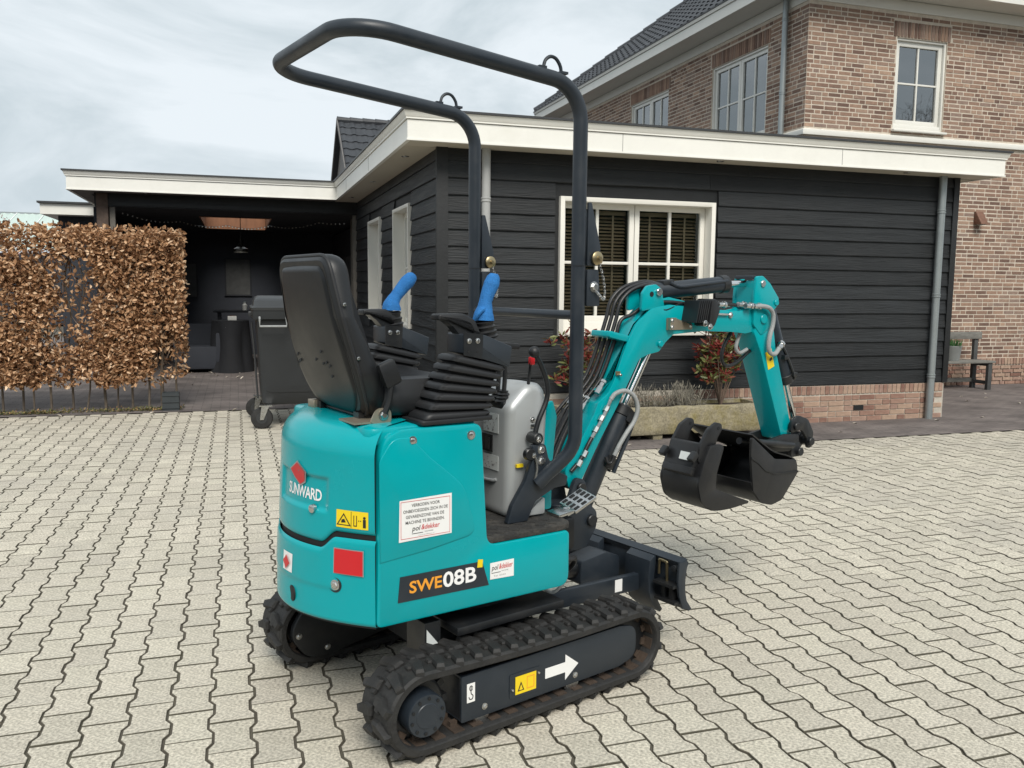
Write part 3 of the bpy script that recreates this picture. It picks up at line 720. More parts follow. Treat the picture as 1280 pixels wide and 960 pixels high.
# drain pipes
def pipe(parent, x, y, z0, z1, r, m, joints, name='drain_pipe', brk=(0, 1, 0)):
    o = MB().tube([(x, y, z0), (x, y, z1)], r, 16).build(name, m, parent)
    for jz in joints:
        MB().lathe((x, y, jz - .022), (0, 0, 1), [(0, r + .001), (.003, r + .006), (.014, r + .006), (.018, r + .002), (.026, r + .002), (.03, r + .006), (.041, r + .006), (.044, r + .001)], 16).build('pipe_collar', m, o)
        MB().box((x + brk[0] * (r + .02), y + brk[1] * (r + .02), jz), (.018 + abs(brk[0]) * .03, .018 + abs(brk[1]) * .03, .012)).build('pipe_clip', 'steel', o, smooth=0)
    return o
pipe(annex, 7.60, AY0 - .085, -.01, 2.752, .041, 'zinc', (2.36, 1.42, .50))
pipe(annex, 2.265, AY0 - .085, -.01, 2.752, .042, 'pipe_cream', (2.28, 1.2))

# ================================================================== BRICK HOUSE
HX, HY, HX2, HY2, HZ = 7.74, 10.75, 14.2, 21.0, 5.50
house = thing('brick_house', 'two-storey brown brick house with white windows behind the black annex', 'house')
FW = (9.26, 10.17, 3.83, 5.14); SWN = ((11.72, 13.32), (14.88, 16.48)); SZ = (3.82, 5.15)
def wall_with_openings(name, u0, u1, z0, z1, ops, place):
    us = sorted({u0, u1, *[o[0] for o in ops], *[o[1] for o in ops]}); zs = sorted({z0, z1, *[o[2] for o in ops], *[o[3] for o in ops]})
    mb = MB()
    for a, b in zip(us, us[1:]):
        for c, dd in zip(zs, zs[1:]):
            mu, mz = (a + b) / 2, (c + dd) / 2
            if any(o[0] < mu < o[1] and o[2] < mz < o[3] for o in ops): continue
            place(mb, a, b, c, dd)
    return mb.build(name, 'mortar_light', house, smooth=0)
hf = wall_with_openings('front_wall', HX, HX2, -.05, 5.62, [FW], lambda mb, a, b, c, dd: wallbox(mb, a, b, HY, HY + .22, c, dd))
hs = wall_with_openings('side_wall', HY + .22, HY2, 2.2, 5.62, [(a, b, SZ[0], SZ[1]) for a, b in SWN], lambda mb, a, b, c, dd: wallbox(mb, HX, HX + .22, a, b, c, dd))
HL, HLh, HHt, PIT = .199, .092, .0455, .0625
hb_s = MB().box((0, .012, 0), (HL, .032, HHt), bev=.0035).mesh('brick', 'brick', smooth=0); hb_h = MB().box((0, .012, 0), (HLh, .032, HHt), bev=.0035).mesh('brick', 'brick', smooth=0)
LIN = .235
def lay(u0, u1, z0, z1, ops, seed):
    """Brick positions (u, z, length) in wild bond, leaving openings and soldier lintels free."""
    r_ = random.Random(seed); res = []
    n = int((z1 - z0) / PIT)
    for i in range(n):
        z = z0 + (i + .5) * PIT; u = u0 - r_.choice((0, .05, .104, .155))
        while u < u1:
            L = HLh if r_.random() < .30 else HL
            a, b = u, u + L; u += L + .0155
            a = max(a, u0); b = min(b, u1)
            if b - a < .03: continue
            bits = [(a, b)]
            for (oa, ob, oz0, oz1) in ops:
                if not (oz0 - .02 < z < oz1 + LIN + .005): continue
                la, lb = (oa - .008, ob + .008) if z < oz1 - .01 else (oa - .072, ob + .072)
                nb2 = []
                for c0, c1 in bits:
                    if c1 <= la or c0 >= lb: nb2.append((c0, c1)); continue
                    if c0 < la: nb2.append((c0, la))
                    if c1 > lb: nb2.append((lb, c1))
                bits = nb2
            for c0, c1 in bits:
                if c1 - c0 > .02: res.append(((c0 + c1) / 2, z, c1 - c0))
    return res
fb = lay(HX + .004, HX2, .43, 3.66, [], 3) + lay(HX + .004, HX2, 3.775, 5.50, [FW], 4)
pl_ = lay(HX + .004, HX2, .0, .33, [], 5)
single = sorted([b for b in fb if b[2] in (HL, HLh) or abs(b[2] - HL) < 1e-6 or abs(b[2] - HLh) < 1e-6], key=lambda b: (abs(b[0] - 10.3) * .5 + abs(b[1] - 2.6) * .35) if (b[0] > 8.6 and not (b[0] < 9.3 and b[1] < 3.1)) else 99)[:300]
sset = set(single)
for u, z, L in single:
    link('brick', hb_s if abs(L - HL) < 1e-6 else hb_h, hf, (u, HY + .001 + rnd.uniform(-.002, .002), z))
s = MB()
for u, z, L in fb:
    if (u, z, L) in sset: continue
    j = rnd.uniform(-.0025, .0025); s.box((u, HY + .013 + j, z), (L, .032, HHt))
tag(s.build('bricks', 'brick', hf, smooth=0), kind='stuff')
s = MB()
for u, z, L in pl_: s.box((u, HY - .006 + rnd.uniform(-.002, .002), z), (L, .034, HHt))
x = HX + .03
while x < HX2: s.box((x, HY - .008 + rnd.uniform(-.002, .002), .377), (.050, .036, .094)); x += .0605
tag(s.build('plinth_bricks', 'brick_plinth', hf, smooth=0), kind='stuff')
s = MB()
for u, z, L in lay(HY + .004, HY2, 2.9, 3.66, [], 8) + lay(HY + .004, HY2, 3.775, 5.50, [(a, b, SZ[0], SZ[1]) for a, b in SWN], 9):
    s.box((HX + .013 + rnd.uniform(-.002, .002), u, z), (.032, L, HHt))
tag(s.build('bricks', 'brick', hs, smooth=0), kind='stuff')
# soldier lintels
sol = MB().box((0, .012, 0), (.046, .034, LIN - .02), bev=.003).mesh('lintel_brick', 'brick', smooth=0)
x = FW[0] - .04
while x < FW[1] + .06: link('lintel_brick', sol, hf, (x, HY - .006 + rnd.uniform(-.002, .002), FW[3] + LIN / 2)); x += .0608
soly = MB().box((.012, 0, 0), (.034, .046, LIN - .02), bev=.003).mesh('lintel_brick', 'brick', smooth=0)
for a, b in SWN:
    y = a - .04
    while y < b + .06: link('lintel_brick', soly, hs, (HX - .006 + rnd.uniform(-.002, .002), y, SZ[1] + LIN / 2)); y += .0608
# string course, frieze, gutter, soffit
sweep([(HX, 20.8), (HX, HY), (HX2, HY)], [(-.02, 3.668), (.045, 3.668), (.05, 3.70), (.045, 3.735), (-.02, 3.768)], 'string_course', 'house_white', house)
sweep([(HX, 20.95), (HX, HY), (HX2, HY)], [(-.02, 5.505), (.018, 5.505), (.018, 5.652), (-.02, 5.652)], 'frieze', 'house_white', house)
OV = .45
gp = [(HX - OV, HY2 + .2), (HX - OV, HY - OV), (HX2, HY - OV)]
sweep(gp, [(-.04, 5.645), (0.0, 5.645), (0.0, 5.80), (-.04, 5.80)], 'gutter_board', 'house_white', house)
sweep(gp, [(-.04, 5.806), (.02, 5.806), (.032, 5.85), (-.04, 5.85)], 'gutter_rim', 'house_white', house)
sweep(gp, [(-.06, 5.853), (.042, 5.853), (.042, 5.875), (-.06, 5.875)], 'gutter_edge', 'roof_edge', house)
sweep(gp, [(-OV - .1, 5.66), (-.035, 5.66), (-.035, 5.675), (-OV - .1, 5.675)], 'eaves_soffit', 'house_white', house)
MB().box((HX - OV / 2, HY2 + .19, 5.75), (OV + .0, .03, .20)).build('gutter_end', 'house_white', house, smooth=0)
pipe(house, HX - .075, 11.20, 3.0, 5.66, .042, 'zinc', (4.32, 5.35), brk=(1, 0, 0))
# hipped roof of dark tiles
TS = math.tan(R(38)); ex, ey0, ey1 = HX - OV, HY - OV, HY2 + .2
roof = MB()
hw = (ey1 - ey0) / 2
roof.add([(ex, ey0, 5.86), (ex, ey1, 5.86), (ex + hw, (ey0 + ey1) / 2, 5.86 + hw * TS), (ex + 20, ey0, 5.86), (ex + 20, ey1, 5.86), (ex + 20, (ey0 + ey1) / 2, 5.86 + hw * TS)], [(0, 2, 1), (0, 3, 5, 2), (1, 2, 5, 4)])
roof = roof.build('roof', 'roof_tile', house, smooth=0)
def tile_geo(w, l):
    vs = []; fs = []; n = 6
    for j, (yy, zz) in enumerate(((0, .034), (l, .008))):
        for i in range(n + 1):
            uu = i / n; vs.append((uu * w - w / 2, yy, zz + .022 * math.sin(uu * 2 * math.pi) * (1 if uu < .5 else .55)))
    for i in range(n + 1): vs.append((i / n * w - w / 2, 0, .0))
    for i in range(n): fs.append((i, i + 1, n + 2 + i, n + 1 + i)); fs.append((2 * n + 2 + i, 2 * n + 3 + i, i + 1, i))
    return vs, fs
TW, TL = .225, .34
tv, tf = tile_geo(TW, TL + .05)
ca, sa = math.cos(R(38)), math.sin(R(38))
tm = bpy.data.meshes.new('tile'); tm.from_pydata([(y * ca - z * sa, x, y * sa + z * ca) for x, y, z in tv], [], tf); tm.materials.append(MATS['roof_tile'])
nt_ = 0; s = MB()
for r_i in range(13):
    sl = r_i * TL; run = sl * ca
    y = ey1 - run - TW / 2 - .02
    kk = 0
    while y > ey0 + run:
        if kk < 22 and nt_ < 290: link('tile', tm, roof, (ex + run, y, 5.862 + sl * sa)); nt_ += 1
        else: s.add([(ex + run + v.co.x, y + v.co.y, 5.862 + sl * sa + v.co.z) for v in tm.vertices], tf)
        y -= TW; kk += 1
tag(s.build('tiles', 'roof_tile', roof, smooth=40, fix=False), kind='stuff')
hd_ = Vector((1, -1, TS)).normalized()
rq = hd_.to_track_quat('Z', 'Y')
for k in range(16):
    p0 = Vector((ex + .02, ey1 - .02, 5.89)) + hd_ * k * .36
    MB().lathe(p0, hd_, [(0, .10), (.03, .095), (.36, .075)], 10).build('hip_tile', 'roof_tile', roof)
# windows of the house
w_, _ = window(house, (FW[0] + .03, HY, FW[2] + .03), (1, 0, 0), (0, -1, 0), FW[1] - FW[0] - .06, FW[2] + .03, FW[3] - .03, [(2, 2)], depth=.11, casing=.03, proud=-.02, sash=.07, mun=.026, m='house_white', bottom=.06, glass='glass_upper')
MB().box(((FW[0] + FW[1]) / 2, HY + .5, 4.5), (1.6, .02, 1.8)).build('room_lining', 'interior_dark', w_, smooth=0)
for k in range(4): MB().box(((FW[0] + FW[1]) / 2, HY + .13, FW[3] - .13 - k * .025), (.76, .02, .018)).build('blind_slat', 'white_decal', w_, smooth=0)
MB().box(((FW[0] + FW[1]) / 2, HY - .02, FW[2] - .012), (FW[1] - FW[0] + .06, .10, .03), bev=.004).build('window_sill', 'house_white', w_)
for a, b in SWN:
    w_, _ = window(house, (HX, b - .03, SZ[0] + .03), (0, -1, 0), (-1, 0, 0), b - a - .06, SZ[0] + .03, SZ[1] - .03, [(2, 2), (2, 2)], depth=.10, casing=.03, proud=-.02, sash=.06, mun=.026, m='house_white', glass='glass_upper')
    def cur(u, v, a=a, b=b): return (HX + .16 + .012 * math.sin(u * 60), a + .05 + u * (b - a - .1), SZ[0] + v * (SZ[1] - SZ[0]))
    MB().grid(cur, 80, 1).build('curtain', 'curtain', w_, smooth=60)
MB().prism([(10.88, 2.50), (11.03, 2.50), (11.03, 2.53), (10.985, 2.69), (10.925, 2.69), (10.88, 2.53)], 'y', HY - .012, HY - .03, .0)
wlp = thing('wall_lamp', 'small rust-brown wedge wall lamp on the house bricks', 'lamp', (10.95, HY - .008, 2.60))
wlp_b = MB(); wlp_b.prism([(0, -.10), (-.145, -.10), (-.145, -.085), (-.03, .10), (0, .10)], 'x', -.07, .07, .004); wlp_b.build('lamp_housing', 'lamp_rust', wlp)
MB().box((0, -.07, -.104), (.11, .09, .006)).build('lamp_glass', 'pot_zinc', wlp, smooth=0)
# ================================================================== FAR BUILDINGS
far = thing('tiled_house', 'distant gabled house with dark tiled roof rising over the carport roof', 'house', (2.74, 24.0, 0))
s = MB(); s.prism([(-1.75, 0), (1.75, 0), (1.75, 4.25), (0, 5.80), (-1.75, 4.25)], 'x', 0.08, 7.5); s.build('wall', 'grey_board', far, smooth=0)
fs_ = math.atan2(1.55, 1.75)
rf = MB(); ca2, sa2 = math.cos(fs_), math.sin(fs_)
for sg in (-1, 1):
    rf.add([(-.05, sg * 1.95, 4.20 - .10), (7.6, sg * 1.95, 4.10), (7.6, 0, 5.86), (-.05, 0, 5.86), (-.05, sg * 1.95, 4.02), (7.6, sg * 1.95, 4.02), (7.6, 0, 5.78), (-.05, 0, 5.78)], [(0, 1, 2, 3), (4, 5, 6, 7), (0, 1, 5, 4), (0, 3, 7, 4), (1, 2, 6, 5)])
rf = rf.build('roof', 'roof_tile', far, smooth=0)
tl2 = .33; tv2, tf2 = tile_geo(.28, tl2 + .04)
tm2 = bpy.data.meshes.new('tile'); tm2.from_pydata([(x, y * ca2 - z * sa2, y * sa2 + z * ca2) for x, y, z in tv2], [], tf2); tm2.materials.append(MATS['roof_tile'])
for r_i in range(8):
    for k in range(16):
        link('tile', tm2, rf, (-.02 + .14 + k * .28, -1.98 + r_i * tl2 * ca2, 4.085 + r_i * tl2 * sa2))
for k in range(13): MB().lathe((-.06 + k * .34, 0, 5.86), (1, 0, 0), [(0, .105), (.03, .10), (.34, .085)], 10).build('ridge_tile', 'roof_tile', rf)
MB().prism([(-2.0, 4.00), (0, 5.78), (2.0, 4.00), (2.0, 4.14), (0, 5.92), (-2.0, 4.14)], 'x', -.075, -.052).build('barge_board', 'grey_board', far, smooth=0)
MB().box((.95, -1.35, 4.75), (.3, .25, .25)).build('roof_vent', 'grey_board', far, smooth=0)

shed = thing('flat_roofed_shed', 'low dark shed with cream flat roof edge beyond the hedge', 'shed', (-2.56, 16.0, 0))
MB().box((.08, 1.5, 1.29), (.62, 2.6, 2.58)).build('wall', 'interior_wall', shed, smooth=0)
MB().box((0, 1.3, 2.66), (.86, 2.9, .17)).build('fascia', 'cream_board', shed, smooth=0)
MB().box((0, 1.29, 2.765), (.93, 2.98, .03)).build('roof_edge', 'roof_edge', shed, smooth=0)
gh = thing('greenhouse', 'distant pale green ribbed greenhouse roof showing over the hedge', 'greenhouse', (-9.0, 34.0, 0))
def ghr(u, v): return (-8 + u * 13.0, v * 5.0 + .0, 2.62 + v * 1.55 + .035 * (1 if int(u * 104) % 2 else 0))
MB().grid(ghr, 104, 1).build('roof', 'greenhouse', gh, smooth=0)
MB().box((-1.5, 2.6, 1.25), (12.8, 5.0, 2.5)).build('wall', 'interior_wall', gh, smooth=0)
for k in range(14): MB().tube([(-7.9 + k * .97, -.02, 2.66), (-7.9 + k * .97, 5.0, 4.21)], .02, 6).build('glazing_bar', 'white_decal', gh)
MB().box((-1.5, 5.03, 4.22), (13, .06, .05)).build('ridge', 'zinc', gh, smooth=0)

# ================================================================== FOLIAGE
def leaf_add(V, F, p, dirv, nrm, l, w, fold=.25):
    """One leaf: six-sided, creased along its rib."""
    d_ = dirv.normalized(); sd_ = d_.cross(nrm)
    if sd_.length < 1e-4: sd_ = d_.orthogonal()
    sd_.normalize(); n_2 = sd_.cross(d_).normalized()
    o = len(V)
    V += [p, p + d_ * l * .45 + sd_ * w * .5 + n_2 * w * fold, p + d_ * l * .8 + sd_ * w * .33 + n_2 * w * fold * .6, p + d_ * l, p + d_ * l * .8 - sd_ * w * .33 + n_2 * w * fold * .6, p + d_ * l * .45 - sd_ * w * .5 + n_2 * w * fold, p + d_ * l * .5]
    F += [(o, o + 6, o + 1), (o + 1, o + 6, o + 2), (o + 2, o + 6, o + 3), (o + 3, o + 6, o + 4), (o + 4, o + 6, o + 5), (o + 5, o + 6, o)]
def rv3(r_): 
    while True:
        v = Vector((r_.uniform(-1, 1), r_.uniform(-1, 1), r_.uniform(-1, 1)))
        if .05 < v.length < 1: return v.normalized()
def foliage(name, V, F, m, parent):
    me = bpy.data.meshes.new(name); me.from_pydata([tuple(v) for v in V], [], F); me.materials.append(MATS[m])
    return tag(link(name, me, parent), kind='stuff')
from mathutils import noise as mnoise
# beech hedge
hedge = thing('beech_hedge', 'clipped beech hedge with dry copper-brown winter leaves on bare stems', 'hedge', (0, 0, 0))
HX0, HX1, HYF, HYB, HT = -4.6, -0.58, 10.74, 11.22, 2.06
r_ = random.Random(21); V = []; F = []
cnt = 0
while cnt < 32000:
    x = r_.uniform(HX0, HX1); z = r_.uniform(.30, HT)
    dpt = r_.random() ** 1.7
    y = HYF + dpt * (HYB - HYF)
    nv = mnoise.noise(Vector((x * 1.5, y * .8, z * 1.5))) + .55 * mnoise.noise(Vector((x * 4.2, y * 3 + 9, z * 4.2)))
    edge = 1.0 if x > -1.55 else .0
    dens = .52 + nv * 1.6 + edge * .5 - (.42 if (-2.12 < x < -1.55 and .75 < z < 1.75) else 0) - .75 * max(0, 1 - (z - .22) / .62) ** 1.3 - (.32 if x < -2.2 and z > 1.2 and z < 1.8 else 0)
    low = .24 + .26 * mnoise.noise(Vector((x * 2.1, 3.3, 0)))
    if z < low: continue
    if r_.random() > max(.06, min(1, dens)): continue
    top = HT + .09 * mnoise.noise(Vector((x * 3, y * 3, 1)))
    if z > top: continue
    cnt += 1
    dv = Vector((r_.gauss(0, .8), -.55 + r_.gauss(0, .6), -.35 + r_.gauss(0, .6)))
    leaf_add(V, F, Vector((x + r_.gauss(0, .012), y, z)), dv, rv3(r_), r_.uniform(.042, .080), r_.uniform(.024, .044), r_.uniform(.1, .55))
for k in range(700):      # the top and the clipped right end
    x = r_.uniform(HX0, HX1); leaf_add(V, F, Vector((x, r_.uniform(HYF, HYB), HT + r_.uniform(-.01, .05))), rv3(r_), rv3(r_), .06, .036)
foliage('foliage', V, F, 'beech_leaf', hedge)
tw = MB()
for k in range(900):
    x = r_.uniform(HX0, HX1 - .05); y = r_.uniform(HYF + .06, HYB - .06); z = r_.uniform(.35, 1.75)
    p0 = Vector((x, y, z)); p1 = p0 + Vector((r_.gauss(0, .09), r_.gauss(0, .07), r_.uniform(.1, .34)))
    tw.tube([p0, (p0 + p1) / 2 + rv3(r_) * .02, p1], lambda t: .005 * (1.15 - t), 4)
tag(tw.build('twigs', 'twig', hedge, fix=False), kind='stuff')
x = HX0 + .05
while x < HX1 - .06:
    y0_ = 10.97 + r_.uniform(-.06, .06); rr = r_.choice((.010, .013, .016, .022))
    pts = [(x, y0_, -.02)]
    for j in range(1, 6): pts.append((x + r_.gauss(0, .02), y0_ + r_.gauss(0, .02), j * .36))
    MB().tube(pts, lambda t, rr=rr: rr * (1.05 - .55 * t), 7, smooth=3).build('stem', 'bark', hedge)
    x += r_.uniform(.11, .24)
# litter and moss strip at the hedge foot
V = []; F = []
for k in range(5200):
    x = r_.uniform(-4.6, -.62); y = 10.66 + abs(r_.gauss(0, .14))
    if r_.random() > .5 + .7 * mnoise.noise(Vector((x * 2, y * 2, 5))): continue
    leaf_add(V, F, Vector((x, y, r_.uniform(0, .018))), Vector((r_.gauss(0, 1), r_.gauss(0, 1), r_.uniform(-.1, .9))), Vector((0, 0, 1)), r_.uniform(.02, .05), r_.uniform(.006, .024))
lit = foliage('leaf_litter', V, F, 'litter', None)
tag(lit, 'strip of moss and fallen leaves along the hedge foot', 'leaf litter')
# stray pale leaves on the dark path
V = []; F = []
for (cx, cy, n, sx, sy) in ((9.2, 9.1, 34, 1.0, .7), (6.2, 7.5, 9, 1.6, .25), (-.2, 14.6, 26, .7, .5), (3.2, 7.0, 6, 1.2, .3), (-.9, 10.3, 9, .8, .2)):
    for k in range(n):
        leaf_add(V, F, Vector((cx + r_.gauss(0, sx), cy + r_.gauss(0, sy), .004)), Vector((r_.gauss(0, 1), r_.gauss(0, 1), .15)), Vector((0, 0, 1)), r_.uniform(.04, .08), r_.uniform(.02, .04))
stray = foliage('fallen_leaves', V, F, 'pale_leaf', None); tag(stray, 'scattered pale dry leaves lying on the dark path', 'leaves')
# pink-flowering bare tree behind the shed
bt_ = thing('blossom_tree', 'small bare tree with pinkish blossom behind the flat shed', 'tree', (-4.55, 20.5, 0))
tr_b = MB(); tips = []
def grow(mb, p, d_, L, rad, depth, r_, tips):
    q = p + d_ * L + rv3(r_) * L * .08
    mb.tube([p, (p + q) / 2 + rv3(r_) * L * .05, q], lambda t: rad * (1 - .4 * t), 6)
    if depth == 0: tips.append(q); return
    for k in range(r_.choice((2, 3))):
        dd = (d_ + rv3(r_) * .65).normalized(); grow(mb, q, dd, L * r_.uniform(.6, .8), rad * .6, depth - 1, r_, tips)
grow(tr_b, Vector((0, 0, 0)), Vector((0, 0, 1)), 1.06, .05, 5, r_, tips)
tr_b.build('trunk', 'bark', bt_, fix=False)
V = []; F = []
for t in tips:
    for k in range(9): leaf_add(V, F, t + rv3(r_) * .09, rv3(r_), rv3(r_), .05, .04)
foliage('crown', V, F, 'flower', bt_)

# bare winter trees across the yard, behind the camera: the house panes mirror them
for (x, y, L0, lab) in ((15.0, -15.0, 2.3, 'bare winter tree across the yard mirrored in the annex window'), (30.5, -14.5, 3.4, 'tall bare winter tree mirrored in the upstairs house window')):
    bt2 = thing('bare_tree', lab, 'tree', (x, y, 0)); mb = MB(); tips = []; grow(mb, Vector((0, 0, 0)), Vector((0, 0, 1)), L0, L0 * .07, 6, r_, tips); mb.build('trunk', 'bark', bt2, fix=False)
    V = []; F = []
    for t in tips:
        for k in range(4): leaf_add(V, F, t, rv3(r_) + Vector((0, 0, .6)), rv3(r_), L0 * .22, .012, .1)
    foliage('twigs', V, F, 'bark', bt2)

# unseen tall conifer hedge, added opposite the annex (it darkens the low reflections in the annex panes)
ch_ = thing('added_conifer_hedge', 'unseen dark conifer hedge added to darken reflections in the annex panes', 'hedge', (8.0, -17.0, 0))
def chf(u, v):
    x = -26 + 60 * u; w = v * 3.0
    if w < 1: y, z = .0, w * 5.2
    elif w < 2: y, z = -(w - 1) * 2.2, 5.2
    else: y, z = -2.2, 5.2 * (3 - w)
    k = .30 * mnoise.noise(Vector((x * .9, y, z * .9))) + .16 * mnoise.noise(Vector((x * 2.7, y * 2, z * 2.7)))
    return (x, y + k, z + (k if z > 4 else 0) if z > .2 else z)
MB().grid(chf, 260, 42).build('foliage', 'conifer', ch_, smooth=60)
for k in range(24): MB().cyl((-25 + k * 2.5, -1.1, 0), (-25 + k * 2.5, -1.1, 4.6), .12, n=8).build('trunk', 'bark', ch_)

# ================================================================== BIN
bn = thing('waste_container', 'black four-wheeled plastic waste container with domed lid by the carport', 'container', (0.62, 9.52, 0))
def bsec(w, d_, z, r=.05): return [(x, y, z) for x, y in roundpoly([(-w / 2, -d_ / 2, r), (w / 2, -d_ / 2, r), (w / 2, d_ / 2, r), (-w / 2, d_ / 2, r)], r, 4)]
def loft(mb, secs, cap=True):
    N = len(secs[0]); vs = [v for s_ in secs for v in s_]; fs = []
    for k in range(len(secs) - 1):
        for i in range(N): j = (i + 1) % N; fs.append((k * N + i, k * N + j, (k + 1) * N + j, (k + 1) * N + i))
    if cap: fs.append(tuple(range(N - 1, -1, -1))); fs.append(tuple((len(secs) - 1) * N + i for i in range(N)))
    return mb.add(vs, fs)
b_ = MB(); loft(b_, [bsec(.74, .70, .235), bsec(.78, .74, .26), bsec(.80, .76, .40), bsec(.86, .83, 1.10), bsec(.94, .92, 1.12), bsec(.95, .93, 1.20), bsec(.90, .88, 1.21)]); b_.build('body', 'bin_plastic', bn)
b_ = MB(); loft(b_, [bsec(.96, .93, 1.205), bsec(.97, .94, 1.235), bsec(.92, .88, 1.25), bsec(.90, .80, 1.30), bsec(.86, .62, 1.335), bsec(.80, .40, 1.35)]); b_.build('lid', 'bin_lid', bn)
MB().tube([(-.40, -.475, 1.14), (-.40, -.52, 1.12), (-.40, -.52, 1.05), (-.14, -.52, 1.05), (-.14, -.52, 1.12), (-.14, -.475, 1.14)], .011, 8).build('handle', 'hose_grey', bn)
MB().prism(roundpoly([(-.36, .34), (.30, .34), (.30, .96), (-.36, .96)], .08), 'y', -.405, -.392, .004, xf=Matrix.Rotation(R(-3.2), 4, 'X')).build('side_panel', 'bin_plastic', bn)
MB().tube([(-.475, -.30, 1.08), (-.455, -.30, .80), (-.43, -.30, .30)], .010, 8).build('side_rail', 'bin_lid', bn)
MB().box((-.47, -.34, 1.17), (.07, .05, .05), bev=.01).build('lid_hinge', 'bin_lid', bn)
for x, y in ((-.40, -.42), (-.44, .40), (.36, -.42), (.36, .40)):
    w = MB().lathe((x, y - .03, .11), (.12, 1, 0), [(0, .06), (.006, .10), (.018, .11), (.042, .11), (.054, .10), (.06, .06)], 26).build('wheel', 'rubber', bn)
    MB().lathe((x, y - .032, .11), (.12, 1, 0), [(0, .055), (.064, .055)], 16).build('rim', 'bin_lid', w)
    f = MB(); q5 = [(x - .018, .095), (x + .018, .095), (x + .075, .235), (x + .0, .235)]; f.prism(q5, 'y', y - .046, y - .038); f.prism(q5, 'y', y + .040, y + .048); f.box((x + .04, y, .238), (.13, .11, .012)); f.build('castor_fork', 'steel', w, smooth=0)

# ================================================================== small dark crate by the hedge
cr = thing('plant_crate', 'small dark ribbed plastic planter at the end of the hedge', 'planter', (-.75, 10.72, 0))
c = MB(); c.box((0, 0, .012), (.17, .15, .02))
for a, b2, w_x, w_y in ((0, -.075, .18, .012), (0, .075, .18, .012), (-.084, 0, .012, .14), (.084, 0, .012, .14)): c.box((a, b2, .105), (w_x, w_y, .21))
c.build('box', 'crate_plastic', cr, smooth=0)
for z in (.04, .11, .185): MB().box((0, -.084, z), (.19, .012, .02)).build('rib', 'crate_plastic', cr, smooth=0)
MB().box((0, 0, .15), (.15, .13, .03)).build('soil', 'soil', cr, smooth=0)

# ================================================================== STONE TROUGH and its plants
tro = thing('stone_trough', 'long mossy stone trough planter under the annex window', 'planter', (3.98, 7.66, 0))
tv_ = MB()
def rough(x, y, z, a=.012): n = mnoise.noise(Vector((x * 5, y * 5, z * 7))); return n * a + mnoise.noise(Vector((x * 15, y * 15, z * 15))) * a * .5
def tro_fn(u, v):
    s_ = u * 4; L, W_ = 1.07, .21
    pts = roundpoly([(-L, -W_), (L, -W_), (L, W_), (-L, W_)], .03, 4)
    return pts
outl = []
for i in range(160):
    t = i / 160 * (4 * 1.07 + 4 * .21); L, W_ = 1.07, .21
    if t < 2 * L: q = (-L + t, -W_)
    elif t < 2 * L + 2 * W_: q = (L, -W_ + (t - 2 * L))
    elif t < 4 * L + 2 * W_: q = (L - (t - 2 * L - 2 * W_), W_)
    else: q = (-L, W_ - (t - 4 * L - 2 * W_))
    outl.append(q)
secs = []
for z, k in ((.055, .95), (.07, .985), (.14, 1.0), (.22, 1.0), (.29, .995), (.318, .985), (.325, .94), (.325, .72), (.28, .70)):
    secs.append([(x * (1 if abs(k) > .9 else .96) + rough(x, y, z) * (1 if abs(x) > 1.06 else .3), y * k + rough(x + 3, y, z), z + (rough(x, y + 5, z, .01) if z > .2 else 0)) for x, y in outl])
loft(tv_, secs); tv_.build('trough', 'stone_trough', tro, smooth=50)
MB().box((0, 0, .285), (2.0, .28, .02)).build('soil', 'soil', tro, smooth=0)
for x in (-.8, -.1, .6): MB().box((x, 0, .03), (.10, .36, .062), bev=.006).build('bearer', 'stone_trough', tro)
def shrub(name, label, loc, hgt, spread, n, r_, grp):
    t = thing(name, label, 'shrub', loc)
    st = MB(); V = []; F = []; tips = []
    for k in range(12):
        a = r_.uniform(0, 6.28); rr = spread * r_.uniform(.25, .9)
        q = Vector((math.cos(a) * rr, math.sin(a) * rr * .45, hgt * r_.uniform(.55, 1)))
        st.tube([(0, 0, 0), q * .5 + rv3(r_) * .04, q], lambda tt: .008 * (1.1 - tt * .7), 5)
        for j in range(5):
            p = q * r_.uniform(.4, 1) + Vector((0, 0, 0)); e = p + Vector((r_.gauss(0, .10), r_.gauss(0, .06), r_.uniform(.0, .12)))
            st.tube([p, e], .003, 4); tips.append(e)
        tips.append(q)
    st.build('stems', 'twig', t, fix=False)
    while len(F) < n * 6:
        tp = r_.choice(tips)
        leaf_add(V, F, tp + rv3(r_) * r_.uniform(0, .045), Vector((r_.gauss(0, .7), r_.gauss(0, .7), r_.uniform(-.3, .9))), rv3(r_), r_.uniform(.055, .10), r_.uniform(.02, .032), .2)
    foliage('foliage', V, F, 'photinia_leaf', t); return t
r_ = random.Random(5)
shrub('photinia_shrub', 'bushy red-leaved shrub in the stone trough beside the grey lavender', (4.68, 7.68, .27), .86, .44, 1700, r_, None)
shrub('photinia_shrub', 'taller sparse red-tipped shrub under the white window, at the trough end behind the roll bar', (3.15, 7.70, .27), .80, .40, 900, r_, None)
